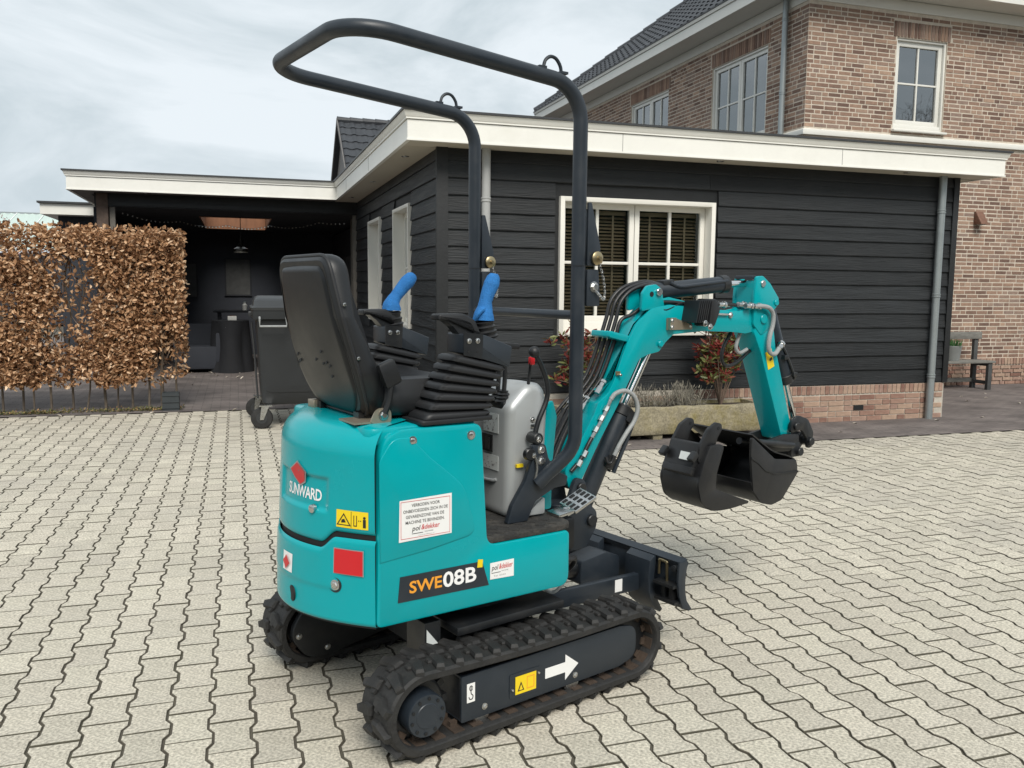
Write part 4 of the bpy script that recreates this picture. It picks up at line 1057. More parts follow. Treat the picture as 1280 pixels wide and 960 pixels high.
for (x, n, lab) in ((4.22, 210, 'dry grey lavender tuft in the trough next to the bushy red shrub'), (3.78, 170, 'dry grey lavender tuft in the middle of the stone trough')):
    lv = thing('lavender', lab, 'plant', (x, 7.66, .28)); V = []; F = []
    for k in range(n):
        b0 = Vector((r_.gauss(0, .10), r_.gauss(0, .05), 0)); dv = Vector((b0.x * 3 + r_.gauss(0, .25), r_.gauss(0, .25), 1)).normalized()
        L = r_.uniform(.12, .30)
        leaf_add(V, F, b0, dv, rv3(r_), L, .005, .1)
        if r_.random() < .6: leaf_add(V, F, b0 + dv * L * .8, dv, rv3(r_), .04, .011, .2)
        for j in range(2): leaf_add(V, F, b0 + dv * L * r_.uniform(.1, .7), (dv + rv3(r_)).normalized(), rv3(r_), .05, .006, .1)
    foliage('foliage', V, F, 'lavender_dry', lv)

# ================================================================== BENCH, POT
be = thing('garden_bench', 'weathered grey wooden bench against the house wall beside the annex', 'bench', (10.25, 10.33, 0))
MB().box((0, -.04, .425), (1.20, .34, .032), bev=.004).build('seat', 'bench_wood', be)
for x in (-.52, .52):
    MB().box((x, -.17, .205), (.07, .05, .41), bev=.003).build('leg', 'bench_dark', be)
    MB().box((x, .12, .43), (.07, .05, .86), bev=.003).build('leg', 'bench_dark', be)
    MB().box((x, -.02, .11), (.05, .26, .05), bev=.003).build('stretcher', 'bench_dark', be)
    MB().box((x, -.02, .385), (.05, .26, .05), bev=.003).build('seat_bearer', 'bench_dark', be)
MB().box((0, .09, .81), (1.2, .028, .11), bev=.003).build('back_rail', 'bench_wood', be)
MB().box((0, .12, .13), (1.0, .03, .06), bev=.003).build('back_stretcher', 'bench_wood', be)
pot = thing('zinc_pot', 'round zinc pot with green sprouts standing on the garden bench', 'plant pot', (10.19, 10.30, .442))
MB().lathe((0, 0, 0), (0, 0, 1), [(0, .10), (.012, .105), (.20, .13), (.215, .137), (.225, .137), (.225, .12), (.19, .118)], 22).build('pot', 'pot_zinc', pot)
MB().lathe((0, 0, .18), (0, 0, 1), [(0, .118), (.012, .118)], 16).build('soil', 'soil', pot)
V = []; F = []
for k in range(150):
    b0 = Vector((r_.gauss(0, .05), r_.gauss(0, .05), .19)); leaf_add(V, F, b0, Vector((b0.x * 4 + r_.gauss(0, .2), r_.gauss(0, .2), 1)), rv3(r_), r_.uniform(.06, .15), .012, .2)
foliage('sprouts', V, F, 'leaf_green', pot)

# ================================================================== UNDER THE CARPORT
pl = thing('pendant_lamp', 'dark metal pendant lamp hanging in the carport', 'lamp', (0.095, 15.0, 2.0))
MB().lathe((0, 0, 0), (0, 0, 1), [(0, .118), (.035, .122), (.05, .118), (.08, .06), (.13, .035), (.20, .028), (.24, .018)], 22, cap=False).build('shade', 'lamp_metal', pl)
MB().lathe((0, 0, -.012), (0, 0, 1), [(0, .112), (.04, .119)], 22, cap=False).build('shade_rim', 'lamp_inner', pl)
MB().sphere((0, 0, .03), .04).build('bulb', 'bulb', pl)
MB().tube([(0, 0, .23), (0, 0, .565)], .006, 6).build('cable', 'hose_black', pl)
tb = thing('cocktail_table', 'standing table under a black stretch cloth in the carport', 'table', (-.10, 15.35, 0))
def tcl(u, v):
    a = u * 2 * math.pi; k = abs(math.cos(2 * a)); z = .86 * (1 - v); r = .30 + .02 * v + .05 * v * k - .06 * math.sin(v * math.pi) * (1 - k)
    return (r * math.cos(a), r * math.sin(a), z)
MB().grid(tcl, 48, 12).build('cloth', 'cloth_black', tb, smooth=60)
MB().lathe((0, 0, .845), (0, 0, 1), [(0, .30), (.02, .302), (.028, .295)], 40).build('table_top', 'cloth_black', tb)
tx = MB(); fit_text(tx, '052', lambda u, v: (u, -math.sqrt(max(0, .296 ** 2 - u * u)) - .008, v), -.09, .07, .70, .775, bold=.01); tx.build('lettering', 'white_text', tb, smooth=0)
bx_ = thing('white_box', 'small pale carton lying on the black standing table', 'box', (-.07, 15.25, .873)); MB().box((0, 0, .035), (.14, .11, .07), bev=.006).build('carton', 'cup_white', bx_)
MB().box((0, 0, .073), (.10, .02, .004)).build('tape', 'cedar', bx_, smooth=0)
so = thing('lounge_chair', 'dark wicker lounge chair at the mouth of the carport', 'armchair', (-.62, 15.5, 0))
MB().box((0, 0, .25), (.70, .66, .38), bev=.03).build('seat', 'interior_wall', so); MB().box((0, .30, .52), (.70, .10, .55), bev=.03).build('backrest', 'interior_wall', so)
for x in (-.33, .33): MB().box((x, -.02, .42), (.09, .66, .50), bev=.03).build('armrest', 'interior_wall', so)
for x in (-.30, .30):
    for y in (-.28, .28): MB().box((x, y, .035), (.05, .05, .07)).build('leg', 'seam_black', so, smooth=0)
dt = thing('dining_table', 'dark dining table deep inside the carport', 'table', (.25, 17.0, 0))
MB().box((0, 0, .98), (1.3, .8, .04), bev=.005).build('table_top', 'interior_dark', dt)
for x in (-.55, .55):
    for y in (-.32, .32): MB().box((x, y, .48), (.06, .06, .96)).build('leg', 'interior_dark', dt, smooth=0)
for x, h, nm in ((-.10, .14, 'squat pale jar on the dark dining table'), (.14, .16, 'slim glass bottle on the dark dining table')):
    jr = thing('jar', nm, 'jar', (.25 + x, 16.75, 1.0)); MB().lathe((0, 0, 0), (0, 0, 1), [(0, .04), (h * .7, .045), (h * .8, .025), (h, .025)], 14).build('glass', 'cup_white', jr); MB().lathe((0, 0, h), (0, 0, 1), [(0, .028), (.02, .028)], 12).build('lid', 'zinc', jr)
for (x, w_, z0, z1, lab) in ((.05, .50, 1.25, 2.0, 'dark framed picture on the carport back wall behind the lamp'), (-1.05, .60, 1.2, 1.9, 'dim square picture on the carport back wall above the wicker chair'), (1.15, .45, 1.2, 1.9, 'narrow dim picture on the carport back wall behind the container')):
    pc = thing('picture', lab, 'picture', (x, 18.99, z0)); MB().box((0, 0, (z1 - z0) / 2), (w_, .03, z1 - z0)).build('canvas', 'bench_dark', pc, smooth=0)
    f = MB()
    for a, b2, c2, d2 in ((0, 0, w_ + .04, .03), (0, z1 - z0, w_ + .04, .03)): f.box((a, -.005, b2), (c2, .045, d2))
    for a in (-w_ / 2, w_ / 2): f.box((a, -.006, (z1 - z0) / 2), (.03, .045, z1 - z0 - .03))
    f.build('frame', 'interior_dark', pc, smooth=0)
# fairy lights under the carport edge
fl = thing('string_lights', 'string of small clear bulbs looped under the carport roof edge', 'string lights', (0, 0, 0))
pts = []
for k in range(60):
    u = k / 59; x = -1.55 + u * 3.2; pts.append(Vector((x, 13.95 + 2.2 * math.sin(u * math.pi), 2.50 - .05 * abs(math.sin(u * 14)))))
MB().tube(pts, .003, 4).build('wire', 'hose_black', fl, fix=False)
bmsh = MB().sphere((0, 0, -.016), .012, 8, 5).mesh('bulb', 'bulb')
for p_ in pts[::1]: link('bulb', bmsh, fl, p_)
# ================================================================== EXCAVATOR
ex_ = thing('mini_excavator', 'teal mini excavator with dark roll bar, black seat and rubber tracks on the pavers', 'excavator', (0.7534, 3.0497, 0.0), R(16.5))
UR = R(3.0)                                   # undercarriage stands 3 degrees off the upper body
def part(mb, name, m, parent=None, smooth=35, label=None, under=False):
    o = mb.build(name, m, ex_ if parent is None else parent, smooth=smooth, rz=UR if under else None)
    if label: o['label'] = label
    return o
def bolt(parent, p, ax, r=.011, h=.006, m='steel', washer=True):
    p = Vector(p); ax = Vector(ax).normalized(); mb = MB()
    if washer: mb.lathe(p, ax, [(0, r * 1.35), (.002, r * 1.35), (.0025, r * 1.1)], 16)
    mb.lathe(p, ax, [(0, r * .95), (h * .7, r * .95), (h, r * .7)], 6 if washer else 12)
    o = mb.build('bolt', m, parent); return o

# ---------------------------------------------------------------- undercarriage
TWD = .18
def track_path():
    c0, r0, c1, r1 = Vector((-.405, .154)), .126, Vector((.497, .150)), .122
    pts = []
    # tangents (outer belt): bottom level, then front wheel, top run with a little sag, rear wheel
    n = 22
    a0 = math.asin((r0 - r1) / (c1 - c0).length); ab = math.atan2((c1 - c0).y, (c1 - c0).x)
    for k in range(n + 1):
        a = -math.pi / 2 + math.pi * k / n; pts.append(c1 + Vector((math.cos(a), math.sin(a))) * r1)
    for k in range(1, 10):
        u = k / 10; p = (c1 + Vector((0, r1))).lerp(c0 + Vector((0, r0)), u); p.y -= .010 * math.sin(u * math.pi) * 1.0; pts.append(p)
    for k in range(n + 1):
        a = math.pi / 2 + math.pi * k / n; pts.append(c0 + Vector((math.cos(a), math.sin(a))) * r0)
    for k in range(1, 10):
        u = k / 10; pts.append((c0 + Vector((0, -r0))).lerp(c1 + Vector((0, -r1)), u))
    # resample evenly
    P = pts + [pts[0]]; L = [0]
    for a, b in zip(P, P[1:]): L.append(L[-1] + (b - a).length)
    return P, L
TP, TLn = track_path(); TT = TLn[-1]
def tp_at(s):
    s %= TT
    for i in range(len(TLn) - 1):
        if TLn[i] <= s <= TLn[i + 1]:
            a, b = TP[i], TP[i + 1]; u = (s - TLn[i]) / max(1e-9, TLn[i + 1] - TLn[i]); return a.lerp(b, u), (b - a).normalized()
    return TP[0], (TP[1] - TP[0]).normalized()
NL = 36
lug_o = MB()      # chunky lug: block with a hooked nose, base on z=0, x along the track, y across
def lug_mesh(sg):
    mb = MB(); h = .0175
    def blk(poly, k=.80, hh=h):
        po = [(x, y * sg) for x, y in poly]
        if area2(po) < 0: po.reverse()
        N = len(po); cx = sum(q[0] for q in po) / N; cy = sum(q[1] for q in po) / N
        tp = [(cx + (x - cx) * k, cy + (y - cy) * (k + .08)) for x, y in po]
        vs = [(x, y, -.004) for x, y in po] + [(x, y, hh * .45) for x, y in po] + [(x, y, hh) for x, y in tp]
        mb.add(vs, [(q * N + i, q * N + (i + 1) % N, (q + 1) * N + (i + 1) % N, (q + 1) * N + i) for q in range(2) for i in range(N)] + [tuple(2 * N + i for i in range(N))])
    blk([(-.020, -.043), (.014, -.043), (.020, -.010), (.030, .034), (.006, .044), (-.010, .010), (-.022, -.012)])
    blk([(.010, -.040), (.030, -.034), (.032, -.012), (.014, -.008)], .75, h * .62)
    return mb.mesh('lug', 'rubber', smooth=18)
lugA, lugB = lug_mesh(1), lug_mesh(-1)
def track(yc, label):
    mb = MB(); n = 150; cs = [(-TWD / 2, -.016), (-TWD / 2, .002), (-TWD / 2 + .008, .009), (TWD / 2 - .008, .009), (TWD / 2, .002), (TWD / 2, -.016), (TWD / 2 - .006, -.021), (-TWD / 2 + .006, -.021)]
    K = len(cs); vs = []; fs = []
    for i in range(n):
        p, t = tp_at(TT * i / n); nr = Vector((t.y, -t.x))
        for w, h in cs: vs.append((p.x + nr.x * h, yc + w, p.y + nr.y * h))
    for i in range(n):
        for j in range(K): fs.append((i * K + j, i * K + (j + 1) % K, ((i + 1) % n) * K + (j + 1) % K, ((i + 1) % n) * K + j))
    mb.add(vs, fs)
    tk = part(mb, 'track', 'rubber', label=label, under=True, smooth=40)
    for k in range(NL):
        for row, me, off in ((-.045, lugA, 0), (.045, lugB, .5)):
            p, t = tp_at((k + off) / NL * TT); nr = Vector((t.y, -t.x))
            o = link('lug', me, tk); o.location = (p.x + nr.x * .008, yc + row * 1.07, p.y + nr.y * .008)
            X = Vector((t.x, 0, t.y)); Z = Vector((nr.x, 0, nr.y)); Y = Z.cross(X)
            o.rotation_euler = Matrix((X, Y, Z)).transposed().to_euler()
    gb = MB()
    for k in range(NL):      # steel drive links inside the belt
        p, t = tp_at((k + .25) / NL * TT); nr = Vector((t.y, -t.x)); X = Vector((t.x, 0, t.y)); Z = Vector((nr.x, 0, nr.y)); Y = Z.cross(X); rot = Matrix((X, Y, Z)).transposed()
        for w in (-.028, .028): gb.box((p.x - nr.x * .030, yc + w, p.y - nr.y * .030), (.026, .016, .024), rot)
        gb.box((p.x - nr.x * .022, yc, p.y - nr.y * .022), (.040, .14, .006), rot)
    tag(gb.build('drive_links', 'rust', tk, smooth=0), kind='stuff')
    return tk
YR, YL = -.38, .448
track(YR, 'near rubber track with white arrow on its frame'); track(YL, 'far rubber track behind the counterweight')
def frame(yc, sg):       # sg = outward direction
    yo = yc + sg * .066
    poly = roundpoly([(-.265, .072, .006), (.43, .078, .07), (.515, .10, .07), (.515, .215, .07), (.43, .232, .05), (-.265, .226, .006)], .01, 6)
    fr = part(MB().prism(poly, 'y', yo, yo - sg * .012, .002), 'track_frame', 'dark_paint', under=True)
    part(MB().prism(inset2(roundpoly([(-.265, .08), (.40, .085), (.40, .218), (-.265, .218)], .005), .001), 'y', yo - sg * .0125, yo - sg * .135, .004), 'frame_box', 'black_paint', fr)
    part(MB().prism([(-.262, .074), (-.262, .224), (-.25, .224), (-.25, .074)], 'y', yo - sg * .012, yo - sg * .115), 'frame_end', 'dark_paint', fr, smooth=0)
    for x in (-.175, .215):
        w = part(MB().lathe((x, yo - sg * .006 - sg * .05, .075), (0, sg, 0), [(0, .030), (.012, .036), (.035, .036), (.042, .030)], 20), 'roller', 'steel', fr)
        bolt(fr, (x, yo, .105), (0, sg, 0), .008, .006)
    part(MB().lathe((.495, yc - .03, .152), (0, 1, 0), [(0, .085), (.004, .100), (.056, .100), (.06, .085)], 32), 'idler', 'black_paint', fr)
    return fr, yo
frR, yoR = frame(YR, -1); frL, yoL = frame(YL, 1)
def sprocket(yc, sg):
    c = Vector((-.405, 0, .150)); mb = MB()
    mb.lathe((c.x, yc - sg * .03, c.z), (0, sg, 0), [(0, .088), (.03, .098), (.05, .098), (.056, .09)], 36)
    for k in range(12):
        a = k * math.pi / 6; mb.box((c.x + .104 * math.cos(a), yc, c.z + .104 * math.sin(a)), (.03, .03, .022), Matrix.Rotation(-a, 3, 'Y'))
    sp = part(mb, 'sprocket', 'black_paint', under=True)
    if sg < 0:
        h = part(MB().lathe((c.x, yc + .01, c.z), (0, -1, 0), [(0, .078), (.02, .078), (.024, .070), (.092, .069), (.098, .066), (.099, .04), (.101, .038)], 40), 'drive_motor', 'dark_paint', sp)
        for k in range(10):
            a = k * math.pi / 5 + .2
            MB().lathe((c.x + .055 * math.cos(a), yc - .0885, c.z + .055 * math.sin(a)), (0, -1, 0), [(0, .0055), (.003, .0055), (.0035, .003)], 8).build('bolt', 'seam_black', sp)
    return sp
sprocket(YR, -1); sprocket(YL, 1)
# inner guard of the far sprocket
gd = roundpoly([(-.515, .155, .09), (-.44, .055, .08), (-.34, .050, .06), (-.05, .10, .03), (-.05, .23, .03), (-.31, .260, .06), (-.45, .255, .08)], .05, 6)
gdo = part(MB().prism(gd, 'y', YL - .115, YL - .085, .004), 'track_guard', 'black_paint', under=True)
bolt(gdo, (-.475, YL - .115, .150), (0, -1, 0), .009); bolt(gdo, (-.36, YL - .115, .082), (0, -1, 0), .009)
# frame decals
def decal(parent, name, poly, y, m, sg=-1, th=.0012): return MB().prism(poly, 'y', y, y + sg * th).build(name, m, parent, smooth=0)
aw = [(.078, .128), (.168, .128), (.168, .100), (.228, .146), (.168, .192), (.168, .164), (.078, .164)]
decal(frR, 'arrow_decal', aw, yoR - .0006, 'white_decal')
decal(frR, 'decal_plate', roundpoly([(-.075, .098), (.058, .098), (.058, .182), (-.075, .182)], .008), yoR - .0006, 'dark_paint', th=.002)
decal(frR, 'warning_decal', [(-.052, .108), (.036, .108), (.036, .170), (-.052, .170)], yoR - .003, 'yellow_decal')
dt_ = MB(); dt_.prism([(-.043, .118), (-.015, .118), (-.029, .150)], 'y', yoR - .0043, yoR - .0048); dt_.build('warning_sign', 'black_text', frR, smooth=0)
dt_ = MB(); dt_.prism([(-.037, .1215), (-.021, .1215), (-.029, .141)], 'y', yoR - .0050, yoR - .0054); dt_.build('warning_sign', 'yellow_decal', frR, smooth=0)
dt_ = MB(); dt_.prism([(-.004, .118), (.028, .118), (.028, .121), (-.001, .121), (-.001, .158), (.025, .158), (.025, .121), (.028, .121), (.028, .161), (-.004, .161)], 'y', yoR - .0043, yoR - .0048); dt_.build('warning_sign', 'orange_text', frR, smooth=0)
bolt(frR, (-.064, yoR - .002, .128), (0, -1, 0), .005, washer=False); bolt(frR, (.047, yoR - .002, .160), (0, -1, 0), .005, washer=False)
decal(frR, 'hook_decal', [(-.245, .135), (-.214, .135), (-.214, .198), (-.245, .198)], yoR - .0006, 'white_decal')
hk = MB().tube([(-.2295, yoR - .0022, .188), (-.2295, yoR - .0022, .165), (-.222, yoR - .0022, .156), (-.225, yoR - .0022, .146), (-.234, yoR - .0022, .146), (-.238, yoR - .0022, .154)], .0016, 6, smooth=4); hk.build('hook_sign', 'black_text', frR)
MB().tube([(-.2295 + .006 * math.cos(a * .5), yoR - .0022, .182 + .008 * math.sin(a * .5)) for a in range(13)], .0012, 6).build('hook_sign', 'black_text', frR)
# centre frame, swing bearing
mb = MB()
mb.box((0, 0, .235), (.40, .40, .13), bev=.01); mb.box((.12, 0, .20), (.10, .62, .08), bev=.008); mb.box((-.12, 0, .20), (.10, .62, .08), bev=.008)
cf = part(mb, 'centre_frame', 'black_paint', under=True)
part(MB().lathe((0, 0, .30), (0, 0, 1), [(0, .235), (.05, .235), (.052, .22), (.105, .22)], 40), 'swing_bearing', 'black_paint', under=True)
part(MB().box((.02, -.23, .325), (.46, .22, .03), bev=.006), 'belly_plate', 'black_paint', cf)
tri = MB().prism([(-.305, .29), (-.262, .29), (-.305, .345)], 'y', -.300, -.302); tri.build('warning_triangle', 'pale_sticker', cf, smooth=0)
MB().box((-.28, -.24, .30), (.06, .115, .13), bev=.004).build('hose_guard', 'black_paint', cf)

# dozer blade
def blade_face(y0, y1, x_off=0.0):
    prof = [(.885, .165), (.862, .20), (.848, .25), (.848, .31), (.858, .36), (.872, .372), (.876, .366), (.866, .345), (.860, .30), (.861, .25), (.874, .205), (.897, .168)]
    return MB().prism([(x + x_off, z) for x, z in prof], 'y', y0, y1, .0)
bl = part(blade_face(-.375, .345), 'dozer_blade', 'dark_paint', under=True, label='dark curved dozer blade in front of the tracks')
for y in (-.37, .34): part(MB().prism([(.905, .168), (.872, .212), (.860, .25), (.858, .30), (.862, .345), (.868, .375), (.822, .378), (.818, .30), (.826, .24), (.85, .18)], 'y', y - .006, y + .006, .002), 'blade_end', 'dark_paint', bl)
part(MB().prism([(.848, .345), (.875, .37), (.868, .385), (.835, .372)], 'y', -.372, .342, .002), 'top_flange', 'dark_paint', bl)
sh_ = MB(); 
prof = [(.872, .12), (.825, .16), (.800, .22), (.795, .29), (.802, .352), (.828, .37), (.838, .368), (.838, .33), (.830, .28), (.836, .22), (.86, .17), (.885, .13)]
sh_.prism(prof, 'y', -.235, -.095, .004)
part(sh_, 'blade_shoe', 'dark_paint', bl)
sh_ = MB(); sh_.prism(prof, 'y', .075, .215, .004); part(sh_, 'blade_shoe', 'dark_paint', bl)
MB().tube([(.832, -.258, .30), (.832, -.258, .352), (.832, -.262, .36), (.832, -.295, .358), (.832, -.30, .35), (.832, -.302, .275)], .0055, 8, smooth=3).build('lock_pin', 'brass', bl)
mb = MB(); mb.box((.825, -.31, .275), (.05, .11, .012)); mb.box((.835, -.31, .205), (.05, .11, .012)); mb.box((.84, -.33, .24), (.03, .02, .07)); mb.box((.84, -.29, .24), (.03, .02, .07)); part(mb, 'extension_bracket', 'black_paint', bl, smooth=0)
MB().lathe((.85, -.345, .345), (-1, 0, 0), [(0, .014), (.03, .014), (.031, .009), (.032, .009)], 14).build('bracket_pin', 'black_paint', bl)
for y in (-.165, .145):
    a_ = part(MB().prism(roundpoly([(.10, .235, .02), (.80, .215, .01), (.80, .285, .01), (.12, .305, .02)], .01), 'y', y - .014, y + .014, .003), 'blade_arm', 'dark_paint', under=True)
    if y < 0:
        decal(a_, 'hook_decal', [(.66, .232), (.70, .231), (.70, .282), (.66, .283)], y - .0145, 'white_decal'); decal(a_, 'hook_decal', [(.30, .262), (.33, .262), (.33, .292), (.30, .293)], y - .0145, 'white_decal')
part(MB().cyl((.35, -.01, .33), (.62, -.01, .30), .038, n=20, bev=.004), 'blade_cylinder', 'black_paint', under=True)
part(MB().prism(roundpoly([(.58, .24), (.80, .235), (.80, .33), (.72, .36), (.58, .34)], .02), 'y', -.06, .05, .004), 'blade_link', 'dark_paint', under=True)

# ---------------------------------------------------------------- upper body
HW = .36
def rear_x(y, z):
    b = .165 - .035 * max(0.0, min(1.0, (z - .45) / .55)); return -(.488 + b * (1 - (min(abs(y), HW) / HW) ** 2))
def seam_z(y):
    """Seam between hood and counterweight: level, with a step up beside each corner."""
    a = abs(y + .0); t = max(0, min(1, (a - .185) / .06)); t = t * t * (3 - 2 * t); return .648 + .042 * t
def rear_pt(y, z, off=0.0):
    e = .004; nx = -1.0; dy = (rear_x(y + e, z) - rear_x(y - e, z)) / (2 * e)
    n_ = Vector((-1, dy, 0)).normalized(); return Vector((rear_x(y, z), y, z)) + n_ * off
def in_recess(y, z):
    """Depth of the shallow logo recess pressed into the hood."""
    cy, cz, hy, hz = -.07, .808, .148, .058
    dy = max(0, abs(y - cy) - hy + .02) / .02; dz = max(0, abs(z - cz) - hz + .014) / .014
    k = max(0, 1 - max(dy, dz)); return .009 * k * k * (3 - 2 * k)
def hood(u, v):
    y = -HW + .002 + u * (2 * HW - .004)
    zs = seam_z(y) + .009
    ZT, RF = .935, .095
    if v < .62:
        k = v / .62; z = zs + (ZT - zs) * k
        lip = .008 * math.exp(-(z - zs) / .006)
        p_ = rear_pt(y, z, -lip - in_recess(y, z)); return p_
    p0 = rear_pt(y, ZT); c = Vector((-.18, y * .45, 0)); inn = Vector((c.x - p0.x, c.y - p0.y, 0)).normalized()
    if v < .86:
        a = (v - .62) / .24 * math.pi / 2; p_ = p0 + inn * RF * (1 - math.cos(a)); p_.z = ZT + RF * math.sin(a); return p_
    k = (v - .86) / .14; p_ = p0 + inn * (RF + k * .17); p_.z = ZT + RF + .004 * k; return p_
hood_o = part(MB().grid(hood, 110, 96), 'rear_hood', 'teal', smooth=50, label='teal rear engine hood with pentagon badge')
def cwt(u, v):
    y = -HW + .002 + u * (2 * HW - .004); zt = seam_z(y) - .009; zb = .405
    if v < .12:
        a = v / .12 * math.pi / 2; R_ = .016; p_ = rear_pt(y, zb + R_, -R_ * (1 - math.sin(a))); p_.z = zb + R_ - R_ * math.cos(a); return p_
    k = (v - .12) / .88; z = zb + .016 + (zt - zb - .016) * k
    st = .006 / (1 + math.exp(-(z - .515) / .0035)) * max(0, min(1, (.27 - abs(y)) / .03))
    lip = .008 * math.exp(-(zt - z) / .006)
    return rear_pt(y, z, -lip - (.006 - st) * 0 - (.005 * (1 - st / .006) if abs(y) < .27 else .005) * 0 + st * .6)
cw_o = part(MB().grid(cwt, 110, 60), 'counterweight', 'teal', smooth=50)
part(MB().grid(lambda u, v: rear_pt(-HW + .004 + u * (2 * HW - .008), .40 + v * .55, -.012), 60, 8), 'inner_shell', 'seam_black', smooth=60)
part(MB().add([(-.64 * 0 + rear_x(y, .41) + .01, y, .412) for y in [(-.35 + .7 * i / 20) for i in range(21)]] + [(-.2, .35, .412), (-.2, -.35, .412)], [tuple(range(23))]), 'belly_pan', 'seam_black', smooth=0)
# side panels
def side_poly():
    return roundpoly([(-.487, .405, .022), (.262, .405, .045), (.262, .606, .022), (-.082, .606, .04), (-.108, 1.018, .034), (-.47, 1.022, .10)], .02, 7)
for sg, lab in ((-1, 'right-hand teal side panel carrying the model number'), (1, None)):
    mb = MB().prism(side_poly(), 'y', sg * HW, sg * (HW - .05), .007)
    sp_ = part(mb, 'side_panel', 'teal', label=lab, smooth=40)
    if sg < 0: panelR = sp_
    # pressed swage: a slightly raised field
    sw = roundpoly([(-.37, .995, .02), (-.30, .925, .10), (-.175, .82, .14), (-.128, .655, .035), (-.30, .628, .10), (-.475, .612, .0), (-.475, .93, .05), (-.43, .995, .05)], .02, 10)
    part(MB().prism(sw, 'y', sg * (HW + .0030), sg * (HW - .01), .0029), 'swage', 'teal', sp_, smooth=60)
mb = MB(); mb.box((-.27, 0, .715), (.36, .62, .57)); mb.box((.06, 0, .50), (.36, .62, .16)); part(mb, 'body_core', 'seam_black', smooth=0)
# top plate under the seat, front riser
part(MB().prism(roundpoly([(-.50, -.33), (-.105, -.345), (-.105, .345), (-.50, .33)], .05), 'z', .97, 1.026, .012), 'seat_platform', 'teal')
part(MB().prism(roundpoly([(-.115, -.33), (-.095, -.33), (-.095, .33), (-.115, .33)], .004), 'z', .60, 1.0), 'seat_riser', 'teal', smooth=0)
for x in (-.362, -.150): bolt(panelR, (x, -HW - .0005, .983), (0, -1, 0), .011, .005)
# floor and mat
part(MB().prism(roundpoly([(-.10, -.345), (.268, -.345, .07), (.268, .345, .07), (-.10, .345)], .01, 6), 'z', .56, .606), 'floor_plate', 'teal')
fm = part(MB().prism(roundpoly([(-.095, -.357), (.285, -.357, .06), (.30, .30, .06), (-.095, .357)], .008, 6), 'z', .608, .630, .004), 'floor_mat', 'mat_rubber')
for k in range(6):
    for j in range(13): MB().box((-.06 + k * .055, -.32 + j * .052, .6305), (.034, .030, .003), Matrix.Rotation(R(45 if (k + j) % 2 else -45), 3, 'Z')).build('mat_stud', 'mat_rubber', fm, smooth=0)
# rear badges
def rfn(off=.0012): return lambda u, v: rear_pt(-u, v, off - in_recess(-u, v))
def rear_poly(poly, off, m, name, parent, n=10):
    """Flat decal pressed on to the curved rear; poly in (-y, z)."""
    us = [p[0] for p in poly]; vs_ = [p[1] for p in poly]
    mb = MB(); u0, u1, v0, v1 = min(us), max(us), min(vs_), max(vs_)
    if len(poly) == 4: mb.grid(lambda a, b: rear_pt(-(u0 + a * (u1 - u0)), v0 + b * (v1 - v0), off), n, 2)
    else:
        c = (sum(us) / len(us), sum(vs_) / len(vs_)); f = rfn(off); P = [f(*p) for p in poly]; mb.add([f(*c)] + P, [(0, 1 + i, 1 + (i + 1) % len(P)) for i in range(len(P))])
    return mb.build(name, m, parent, smooth=60)
def q4(u0, u1, v0, v1): return [(u0, v0), (u1, v0), (u1, v1), (u0, v1)]
pent = [(.071, .893), (.113, .862), (.100, .832), (.071, .822), (.042, .832), (.030, .862)]
pent = [(.068, .893), (.113, .868), (.102, .836), (.078, .823), (.040, .842), (.027, .866)]
rear_poly([(u + (u - .07) * .16, v + (v - .857) * .16) for u, v in pent], .0042, 'hose_grey', 'badge_rim', hood_o)
rear_poly(pent, .0052, 'red_decal', 'badge', hood_o)
mb = MB(); fit_text(mb, 'SUNWARD', rfn(.0018), -.008, .183, .782, .820, bold=.018, spacing=.92); mb.build('lettering', 'white_text', hood_o, smooth=0)
rear_poly(q4(.246, .341, .716, .771), .0012, 'yellow_decal', 'warning_decal', hood_o)
mb = MB(); f = rfn(.0022)
def tri_ring(mb, f, c, r, w):
    P = [(c[0] + r * math.cos(a), c[1] + r * math.sin(a)) for a in (math.pi / 2, math.pi * 7 / 6, -math.pi / 6)]; Q = [(c[0] + (r - w) * math.cos(a), c[1] + (r - w) * math.sin(a)) for a in (math.pi / 2, math.pi * 7 / 6, -math.pi / 6)]
    mb.add([f(*p) for p in P + Q], [(0, 1, 4, 3), (1, 2, 5, 4), (2, 0, 3, 5)])
tri_ring(mb, f, (.270, .736), .026, .006); mb.add([f(*p) for p in ((.262, .731), (.277, .733), (.272, .744), (.264, .741))], [(0, 1, 2, 3)])
mb.add([f(*p) for p in ((.2925, .718), (.2938, .718), (.2938, .769), (.2925, .769))], [(0, 1, 2, 3)])
for a, b, c, d_ in ((.300, .302, .726, .758), (.308, .310, .726, .758), (.300, .310, .724, .727), (.314, .3165, .741, .744), (.319, .3215, .741, .744), (.327, .335, .722, .748)): mb.add([f(*p) for p in ((a, c), (b, c), (b, d_), (a, d_))], [(0, 1, 2, 3)])
mb.add([f(.331 + .004 * math.cos(k), .753 + .0045 * math.sin(k)) for k in (0, 1.05, 2.1, 3.14, 4.2, 5.2)], [(0, 1, 2, 3, 4, 5)])
mb.build('warning_sign', 'black_text', hood_o, smooth=0)
rear_poly(q4(.241, .330, .568, .650), .0040, 'grey_text', 'reflector_rim', cw_o)
rear_poly(q4(.2435, .3275, .5705, .6475), .0054, 'red_decal', 'reflector', cw_o)
rear_poly(q4(-.002, .064, .530, .592), .0050, 'white_decal', 'lift_point_decal', cw_o)
rear_poly([(.031, .585), (.041, .573), (.055, .561), (.041, .549), (.031, .537), (.021, .549), (.007, .561), (.021, .573)], .0100, 'red_decal', 'lift_point_sign', cw_o)
